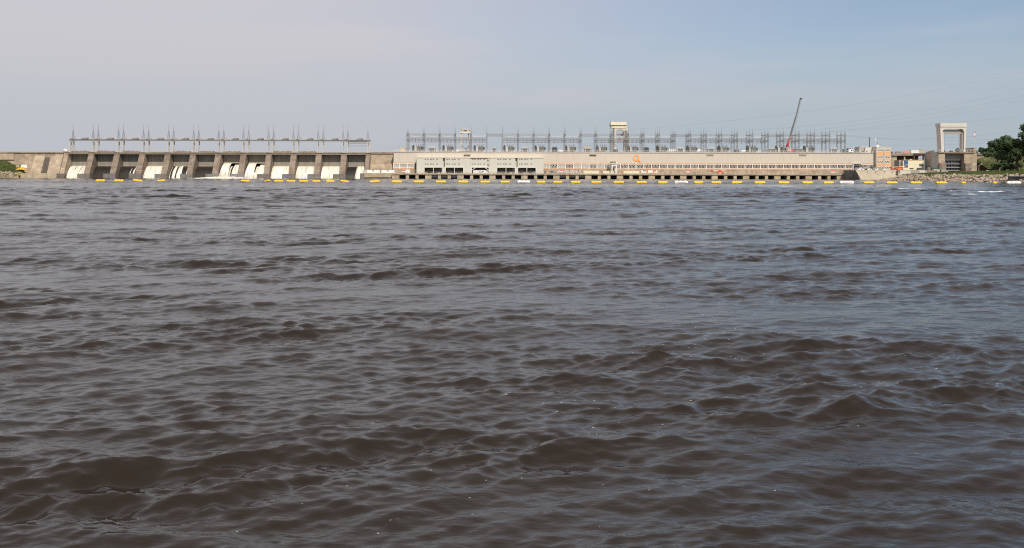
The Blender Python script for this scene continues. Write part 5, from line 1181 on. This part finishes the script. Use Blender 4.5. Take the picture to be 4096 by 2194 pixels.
for u in (3780, 3784, 3842, 3846): part(pt_, 'rope', MB().bar((pp(u, 536)[0], Yq+2, pp(u, 536)[1]), (pp(u, 601)[0], Yq+2, pp(u, 601)[1]), .06), 'wire')
container(3862, 3890, 595.5, 607.5, 551, 'lock_white', 'low white control hut on the lock deck under the flag', 4, 'control_hut')
# things at the foot of the lock
t = thing('site_hut', 'row of pale huts with a green roof edge at the foot of the lock', 'hut', (X(3760, 532), 532, 3)); 
for u0, u1, v0, mt in ((3736, 3759.5, 676.5, 'lock_white'), (3763.5, 3784, 679, 'lock_grey'), (3786, 3793, 685.5, 'white_paint')): part(t, 'box', MB().box(X(u0, 532), X(u1, 532)-.1, 532, 535, 2, Z(v0, 532, 3760)), mt)
part(t, 'green_roof', MB().box(X(3735, 532), X(3760, 532), 531.8, 535.2, Z(676.5, 532, 3760)+.003, Z(674.8, 532, 3760)), 'green_paint')
m = MB()
for u in (3741, 3745, 3749, 3753, 3757): m.box(X(u, 532)-.05, X(u, 532)+.05, 531.9, 531.998, 2.5, Z(677, 532, 3760))
part(t, 'rib', m, 'lock_grey')
x = X(3765, 531); t = thing('signal_lamp', 'slim signal post with a red head before the lock pier', 'signal', (x, 531, 4)); part(t, 'post', MB().tube((x, 531, 3), (x, 531, Z(665.5, 531, 3765)), .09, n=8), 'dark_steel'); part(t, 'head', MB().tube((x, 531, Z(665.5, 531, 3765)), (x, 531, Z(661.5, 531, 3765)), .28, .2, 10), 'machine_red')
gear(3710, 3726, 670, 686, 545, 'dark_wall_concrete', 'concrete_wedge', 'grey concrete wedge in the shade of the lock side wall', 'block')

# ------------------------------------------------------------------ right bank
PATH = [(3505, 723), (3560, 724), (3617, 725), (3720, 726.5), (3800, 728.5), (3868, 730.6), (3950, 732), (4028, 733.6), (4096, 735.2)]
WL = [Vector((X(3500, 513), 513.8, 0))] + [on_water(u, v) for u, v in PATH] + [Vector((184, 270, 0)), Vector((188, 180, 0)), Vector((205, 60, 0)), Vector((240, -80, 0))]
RISE = [.02, .22, .85, 1, 1, 1, 1, 1, 1, 1, 1, 1, 1, 1]      # the tip of the spit is low
NRM = []
for k in range(len(WL)):
    tg = (WL[min(k+1, len(WL)-1)]-WL[max(k-1, 0)]).normalized(); NRM.append(Vector((-tg.y, tg.x, 0)))
NRM[0] = Vector((1, 0, 0)); NRM[1] = Vector((1, .12, 0)).normalized()
def bank_z(f, k):     # f metres back from the water line
    e = RISE[k]; e2 = max(e, min(1, f/25))
    if f < 0: return f*.5
    if f < 5.5: return f/5.5*2.7*e
    return (2.7 + min(.35, (f-5.5)/8*.35) + max(0, min(1, (f-12)/60))*2.5)*e2
def right_bank():
    offs = [-4, -1.5, 0, 1.2, 2.6, 4.0, 5.5, 8, 13, 20, 32, 50, 72, 110, 190, 400]
    mb = MB()
    for k, p in enumerate(WL):
        for f in offs: q = p+NRM[k]*f; mb.v.append((q.x, q.y, bank_z(f, k)))
    n = len(offs)
    for k in range(len(WL)-1):
        for j in range(n-1): a = k*n+j; mb.f.append((a, a+n, a+n+1, a+1))
    return tag(mb.build('right_bank', 'ground', None, True), kind='structure')
rbk = right_bank()
def bank_at(s, f):
    k = min(int(s), len(WL)-2); q = s-k; a = WL[k]+NRM[k]*f; b = WL[k+1]+NRM[k+1]*f
    p = a.lerp(b, q); p.z = bank_z(f, k)*(1-q)+bank_z(f, k+1)*q; return p
r = random.Random(31); cand = []
for k in range(2600):
    s = r.uniform(.6, 10.4); f = r.uniform(-.8, 6.0); p = bank_at(s, f); cand.append((r.uniform(.32, .62)*(1.55 if r.random() < .2 else 1), p, f))
cand.sort(key=lambda c: -c[0]/c[1].y)
for i, (sz, p, f) in enumerate(cand[:300]): stone(rbk, p+Vector((0, 0, .12+sz*.1)), sz, r, f < .35 and r.random() < .6)
rest = MB()
for sz, p, f in cand[300:]:
    src = RK[r.randrange(10)]; b0 = len(rest.v); ca, sa = math.cos(r.uniform(0, 6.28)), math.sin(r.uniform(0, 6.28)); hs_ = r.uniform(.7, 1.1)
    rest.v += [(p.x+(v.co.x*ca-v.co.y*sa)*sz, p.y+(v.co.x*sa+v.co.y*ca)*sz, p.z+.1+v.co.z*sz*hs_) for v in src.vertices]; rest.f += [tuple(b0+i for i in pl.vertices) for pl in src.polygons]
o = rest.build('riprap', 'rock', rbk); o['kind'] = 'stuff'
pts = []
for k in range(26000):
    s = r.uniform(1.9, 11); f = 5.2+abs(r.gauss(0, 1))*9+r.uniform(0, 2); pts.append(bank_at(s, f))
blades('grass', 'tall green grass along the top of the stony right bank', pts, .95, .22, 'grass', 8)
pts = []
for k in range(9000):
    s = r.uniform(1.5, 11.5); f = r.uniform(12, 100); pts.append(bank_at(s, f))
blades('meadow_grass', 'short green grass of the meadow between trees and lock', pts, .55, .3, 'grass', 9)
pts = [bank_at(s_, f) for s_, f in [(7.3+r.gauss(0, .05), r.uniform(1.5, 5.5)) for _ in range(260)]+[(3.6+r.gauss(0, .05), r.uniform(3.5, 5.5)) for _ in range(120)]]
blades('weeds', 'green weeds growing down between the bank stones', pts, .7, .22, 'leaf', 10)
# dock wall at the edge of the bank
dp = on_water(4043, 733.6); dd = Vector((-.06, -1, 0)).normalized(); dn = Vector((-dd.y, dd.x, 0))*-1; zc_ = Z(707.5, dp.y, 4060)
t = thing('dock_wall', 'dark steel sheet pile dock wall at the edge of the stony bank', 'dock', tuple(dp))
def dq(a, b): q = dp+dd*a+dn*b; return (q.x, q.y)
for k in range(40):
    a = .9*k; part(t, 'pile', MB().prism_z([dq(a, 0), dq(a+.25, .3), dq(a+.6, .3), dq(a+.88, 0), dq(a+.88, -.25), dq(a, -.25)], -2, zc_), 'radiator_dark')
part(t, 'cap', MB().prism_z([dq(-.1, .45), dq(36, .45), dq(36, -6), dq(-.1, -6)], zc_+.003, zc_+.22), 'lock_grey')
part(t, 'end_wall', MB().prism_z([dq(-.25, .1), dq(-.01, .1), dq(-.01, -6), dq(-.25, -6)], -2, zc_), 'radiator_dark')
part(t, 'end_post', MB().box(dp.x-.5, dp.x-.12, dp.y+.3, dp.y+.8, -2, Z(703, dp.y, 4045)), 'radiator_dark')
# embankment behind
def embankment():
    mb = MB(); x0 = X(3898, 556); n = 14; x1 = X(4700, 556)
    for k in range(n+1):
        x = x0+(x1-x0)*k/n; ztop = Z(641, 556, 3910) + (Z(618, 556, 4000)-Z(641, 556, 3910))*min(1, (x-x0)/12)
        mb.v += [(x, 528+4*math.sin(k), 4), (x, 538, 5.5), (x, 548, 5.5+(ztop-5.5)*.55), (x, 556, ztop), (x, 600, ztop+.5)]
    for k in range(n):
        for j in range(4): a = k*5+j; mb.f.append((a, a+5, a+6, a+1))
    tag(mb.build('embankment', 'ground', None, True), kind='structure')
    pts = []
    for k in range(5000):
        x = x0+r.random()**1.4*70; f = r.random(); y = 536+20*f; zz = Z(641, 556, 3910) + (Z(618, 556, 4000)-Z(641, 556, 3910))*min(1, (x-x0)/12)
        pts.append((x, y, 5.3+(zz-5.3)*f))
    blades('embankment_grass', 'dry green grass on the embankment beside the lock', pts, .5, .3, 'grass', 14)
embankment()
aw = thing('approach_wall', 'low tan concrete wall running from the lock to the embankment', 'wall', (X(3930, 557), 557, 10)); part(aw, 'wall', MB().box(X(3907.7, 557), X(3990, 557), 556.6, 558, 4, Z(622, 557, 3930)), 'concrete'); part(aw, 'coping', MB().box(X(3907.7, 557), X(3990, 557), 556, 558.3, Z(622, 557, 3930)+.003, Z(616.5, 557, 3930)), 'deck_concrete')
railing('railing', 'grey railing on the low wall between lock and trees', X(3909, 557), X(3990, 557), 556.5, Z(616.5, 557, 3930), 1.3, 2.2, 2, .07, .06, 'steel')
def lamp(u, vb, vt, du, Y, label):
    b_ = P(u, vb, Y); t = thing('street_lamp', label, 'lamp', tuple(b_)); tp = P(u, vt+4, Y); m = MB(); m.tube(b_-Vector((0, 0, 1)), tp, .11, .08, 8); prv = tp
    for k in range(1, 7): a = math.pi/2*k/6; q = Vector((tp.x+du*math.sin(a), Y, tp.z+.62*(1-math.cos(a))*1.0+.25*math.sin(a))); m.tube(prv, q, .08, n=6); prv = q
    part(t, 'pole', m, 'lock_white'); part(t, 'lamp_head', MB().box(prv.x-.35, prv.x+.35, Y-.15, Y+.15, prv.z-.1, prv.z+.12), 'white_trim')
lamp(3915.5, 683, 658, 1.9, 525, 'curved street lamp beside the tan lock wall'); lamp(3976, 684, 660, -1.8, 525, 'curved street lamp in front of the leaning tree trunks'); lamp(3912.5, 617, 597, .2, 558, 'straight lamp on the low wall behind the lock'); lamp(3886, 690, 658, 2, 536, 'faint curved lamp against the tan lock front')
lamp(3412.5, 606, 588, .2, 570, 'straight lamp behind the minibus on the powerhouse roof'); lamp(3698, 640, 632.5, -3.5, 560, 'curved lamp arching over the cream building roof')
tag(MB().prism_y([(X(3949, 520), Z(684.5, 520, 3955)), (X(3969, 520), Z(684.5, 520, 3955)), (X(3967.5, 520), Z(681.8, 520, 3955)), (X(3950, 520), Z(681.6, 520, 3955))], 520, 521.5).build('upturned_boat', 'white_paint'), 'low white upturned boat on the meadow below the embankment', 'boat')

# ------------------------------------------------------------------ trees
def tree(label, base, h, spread_, seed, leafmat='leaf', leaves=9000, lean=0.0, leaf=.42, trunk_frac=.3, group=None, name='tree', tr=None, twin=False):
    r = random.Random(seed); base = Vector(base); t = thing(name, label, 'tree', tuple(base), group); m = MB(); clumps = []
    tr = tr or h*.028; fork = base+Vector((lean*h*trunk_frac, 0, h*trunk_frac))
    m.tube(base-Vector((0, 0, 1.2)), base+Vector((lean*h*.08, 0, h*.07)), tr*1.5, tr*1.05, 10); m.tube(base+Vector((lean*h*.08, 0, h*.07)), fork, tr*1.05, tr*.8, 10)
    nl = 8
    for k in range(nl):
        a = 2*math.pi*k/nl+r.uniform(-.3, .3); e = fork+Vector((math.cos(a)*spread_*r.uniform(.35, .75), math.sin(a)*spread_*r.uniform(.35, .75), h*(1-trunk_frac)*r.uniform(.2, .75)))
        if k == 0: e = fork+Vector((0, 0, h*(1-trunk_frac)*.8))
        md = fork.lerp(e, .5)+Vector((0, 0, h*.05)); m.tube(fork, md, tr*.55, tr*.33, 7); m.tube(md, e, tr*.33, tr*.1, 6)
        for q in range(4): clumps.append((e+Vector((r.gauss(0, .22)*spread_, r.gauss(0, .22)*spread_, r.gauss(0, .07)*h)), spread_*r.uniform(.16, .34)))
        clumps.append((md+Vector((r.gauss(0, .1)*spread_, r.gauss(0, .1)*spread_, h*.08)), spread_*r.uniform(.18, .28)))
    for k in range(10): a = r.uniform(0, 6.28); clumps.append((base+Vector((lean*h*.4+math.cos(a)*spread_*r.uniform(.5, .95), math.sin(a)*spread_*r.uniform(.4, .9), h*r.uniform(trunk_frac+.02, .8))), spread_*r.uniform(.12, .24)))
    part(t, 'trunk', m, 'bark', True)
    cr = MB(); tot = sum(c[1]**2 for c in clumps)
    for c, rad in clumps:
        for q in range(int(leaves*rad*rad/tot)):
            d = Vector((r.gauss(0, 1), r.gauss(0, 1), r.gauss(0, 1))).normalized(); p = c+Vector((d.x, d.y, d.z*.72))*rad*r.random()**.45*1.08
            nrm = (d+Vector((r.gauss(0, .6), r.gauss(0, .6), r.gauss(0, .6)+.4))).normalized(); e1 = nrm.orthogonal().normalized(); e1.rotate(Matrix.Rotation(r.uniform(0, 6.28), 3, nrm)); e2 = nrm.cross(e1); s = leaf*r.uniform(.6, 1.35)
            i = len(cr.v); cr.v += [tuple(p-e1*s), tuple(p-e2*s*.55), tuple(p+e1*s), tuple(p+e2*s*.55)]; cr.f.append((i, i+1, i+2, i+3))
    part(t, 'crown', cr, leafmat)
    return t
def ground_pt(u, v, Y): return P(u, v, Y)
tree('broad dark tree with a thick bare trunk on the meadow', P(4068, 686, 400), 17.0, 8.6, 1, leaves=15000, trunk_frac=.24, tr=.55)
tree('leaning two stemmed tree beside the embankment', P(3986, 680, 450), 15.8, 6.6, 2, leaves=9000, lean=.10, trunk_frac=.34, tr=.42)
tree('leaning rear tree whose slanting trunk crosses behind the front one', P(3994, 680, 455), 14.5, 5.8, 3, leaves=7000, lean=.34, trunk_frac=.42, tr=.42)
tree('tall tree at the frame edge behind the broad one', P(4118, 684, 395), 20.0, 8.0, 4, leaves=12000, trunk_frac=.25, tr=.5)
tree('dense bush under the broad tree', P(4040, 686, 415), 6.5, 4.4, 5, leaves=5000, trunk_frac=.08, name='bush'); tree('low bush at the foot of the leaning trunks', P(3988, 684, 440), 4.6, 3.4, 6, leaves=3200, trunk_frac=.05, name='bush')
for k, (u, vt, w_, Y, lb_) in enumerate(((3395, 591, 40, 650, 'rounded tree behind the minibus on the roof'), (3373, 596, 22, 660, 'small far tree beside the last switchyard tower'), (3425, 597, 22, 655, 'small far tree left of the stair house'), (3567, 601, 14, 660, 'small tree top right of the office tower'), (3723, 596, 36, 640, 'round tree behind the road deck end'), (3836, 588, 38, 660, 'tree seen through the right side of the portal'), (3805, 599, 26, 690, 'low far tree seen through the portal'), (3780, 600, 14, 690, 'small far tree by the left portal leg'), (3873, 585, 26, 660, 'tree between the portal and the flagpole'), (3924, 588, 40, 600, 'dark tree behind the low wall by the lock'), (3955, 592, 50, 602, 'wide dark tree behind the wall and the leaning trees'), (3998, 588, 50, 604, 'far tree behind the leaning trees'))):
    bz = 10.5; top = Z(vt, Y, u); hh = top-bz; tree(lb_, (X(u, Y), Y, bz), hh*1.0, w_*.5*Y/F*1.0, 40+k, 'leaf_far', 1500, leaf=.6, trunk_frac=.12, group='trees beyond the dam')

# ------------------------------------------------------------------ boom of floats
def float_proto(nm, mat, ln, rad, label, grp):
    t = LP(nm, label, 'float', grp); m = MB(); n = 14; hl = ln/2
    st = [(-hl, .55), (-hl+.12, .92), (-hl+.3, 1.0), (hl-.3, 1.0), (hl-.12, .92), (hl, .55)]
    for x, f in st:
        for k in range(n): a = 2*math.pi*k/n; m.v.append((x, rad*f*math.cos(a)*1.15, rad*f*math.sin(a)+rad*.35))
    for q in range(len(st)-1):
        for k in range(n): m.f.append((q*n+k, q*n+(k+1) % n, (q+1)*n+(k+1) % n, (q+1)*n+k))
    m.f += [tuple(range(n)), tuple(range((len(st)-1)*n+n-1, (len(st)-1)*n-1, -1))]
    part(t, 'hull', m, mat, False)
    m = MB()
    for k in range(3): x = -hl*.6+hl*.6*k; m.box(x-.35, x+.35, -.12, .12, rad*1.3, rad*1.3+.12)
    part(t, 'top_ridge', m, mat)
    for s in (-1, 1): part(t, 'end_eye', MB().tube((s*hl, 0, rad*.2), (s*(hl+.22), 0, rad*.2), .07, n=6), 'dark_steel')
    return t
yf = float_proto('boom_float', 'yellow_plastic', 3.4, .40, 'yellow boom float in the safety line across the river', 'yellow floats of the river boom')
wf_ = float_proto('white_boom_float', 'white_plastic', 4.5, .46, 'white boom float with a faint red marking', 'white floats of the river boom')
m = MB()
for k in range(9): x = -1.3+.32*k; m.box(x-.1, x+.1, -.56, -.525, .12, .27)
mk = part(wf_, 'marking', m, 'sign_red'); mk['kind'] = 'stuff'
FL = [(402.2, 38, 0), (476, 37.4, 0), (551, 37, 9), (645.6, 30, -8), (981.5, 36, 2), (1069, 25, -9), (1114.5, 29.3, 0), (1164, 28.3, 1), (1214.5, 30, 0), (1266, 31.5, 0), (1321.7, 32.6, 0), (1379, 30, 9), (1499.3, 40, -5), (1586.5, 41.3, 0), (1674.6, 40.6, 0), (1763.7, 41, 0), (1852.8, 40.6, 0), (1940.4, 39, 0),
      (2020.2, 38.5, 0), (2164.8, 34.8, -1), (2231, 37, 0), (2302.8, 39, 0), (2385, 41.3, 0), (2474.8, 42.4, -1), (2566, 41.3, 0), (2650.9, 38.7, 0), (2793.9, 36.5, 0), (2865, 40.8, 0), (2947.2, 42.4, 0), (3039.6, 44.5, 0), (3135.2, 44.5, 0), (3229.8, 43.5, 0), (3313.5, 41.3, 1), (3475.6, 43.8, 0), (3567.5, 45.4, -1), (3664.8, 46.5, 0), (3766.2, 45.4, 0), (3855.3, 27, 0), (3980.4, 27, 0)]
WFt = [(2094.8, 51.7), (2724.8, 53.9), (3386.7, 57), (4054.4, 56.7)]
def float_pos(u):
    v = np.interp(u, [400, 980, 1500, 2200, 3000, 3500, 4096], [726.6, 728.3, 731, 733.2, 734.6, 735.6, 736.4]); return on_water(u, float(v), .0)
for i, (u, wpx, tilt) in enumerate(FL):
    p = float_pos(u); wm_ = wpx*p.y/F; sc = min(1.12, max(.78, wm_/3.4)); rz = 0 if wm_ > 2.7 else math.acos(max(.3, wm_/3.4))*(1 if tilt >= 0 else -1)
    o = place(yf, i > 0, (p.x, p.y, .12), rz, None, None, (sc if rz == 0 else 1, 1, 1)); o.rotation_euler = (0, math.radians(tilt*.8), rz)
    if abs(tilt) > 4: o['label'] = 'yellow boom float tilted with one end dipping under water'; o['group'] = 'tilted yellow floats'
lbls = ('white boom float in line with the shed', 'white boom float in front of the sign between cabin and lift', 'white boom float below the dark tailrace end wall', 'white boom float by the sheet pile dock')
for i, (u, wpx) in enumerate(WFt):
    p = float_pos(u); o = place(wf_, i > 0, (p.x, p.y, .15), 0, lbls[i], None, (wpx*p.y/F/4.5, 1, 1))

# ------------------------------------------------------------------ power lines over the switchyard
def line(pts_, Y0, Y1):
    n = 26; us = np.linspace(pts_[0][0], pts_[-1][0], n); vs = np.interp(us, [p[0] for p in pts_], [p[1] for p in pts_])
    if len(pts_) > 2:
        c = np.polyfit([p[0] for p in pts_], [p[1] for p in pts_], 2); vs = np.polyval(c, us)
    m = MB(); prv = None
    for k in range(n):
        q = P(us[k], vs[k], Y0+(Y1-Y0)*k/(n-1))
        if prv is not None: m.tube(prv, q, .04, n=5)
        prv = q
    tag(m.build('power_line', 'wire'), 'thin power line rising from the switchyard to the right', 'power line', 'power lines above the switchyard')
for pl in (((2516, 519), (2960, 480), (3500, 405), (4300, 240)), ((3000, 520), (3400, 491), (3573, 460), (4300, 300)), ((2950, 545), (3400, 508.6), (3684, 460), (4300, 335)), ((3060, 545), (3400, 526), (3773, 460), (4300, 352)), ((3120, 541), (3400, 525), (3760, 495), (4300, 448)), ((3380, 542), (3594, 565), (3865, 541), (4300, 482)), ((3363, 538), (3719, 571), (3865, 557), (4300, 516)), ((3500, 580), (3865, 577), (4300, 540))):
    line(pl, 572, 660)
a, b = P(1627, 543, 553), P(1584, 601, 553); tag(MB().tube(a, b, .045, n=5).build('guy_wire', 'wire'), 'slanting guy wire from the first tower to the powerhouse roof corner', 'wire')
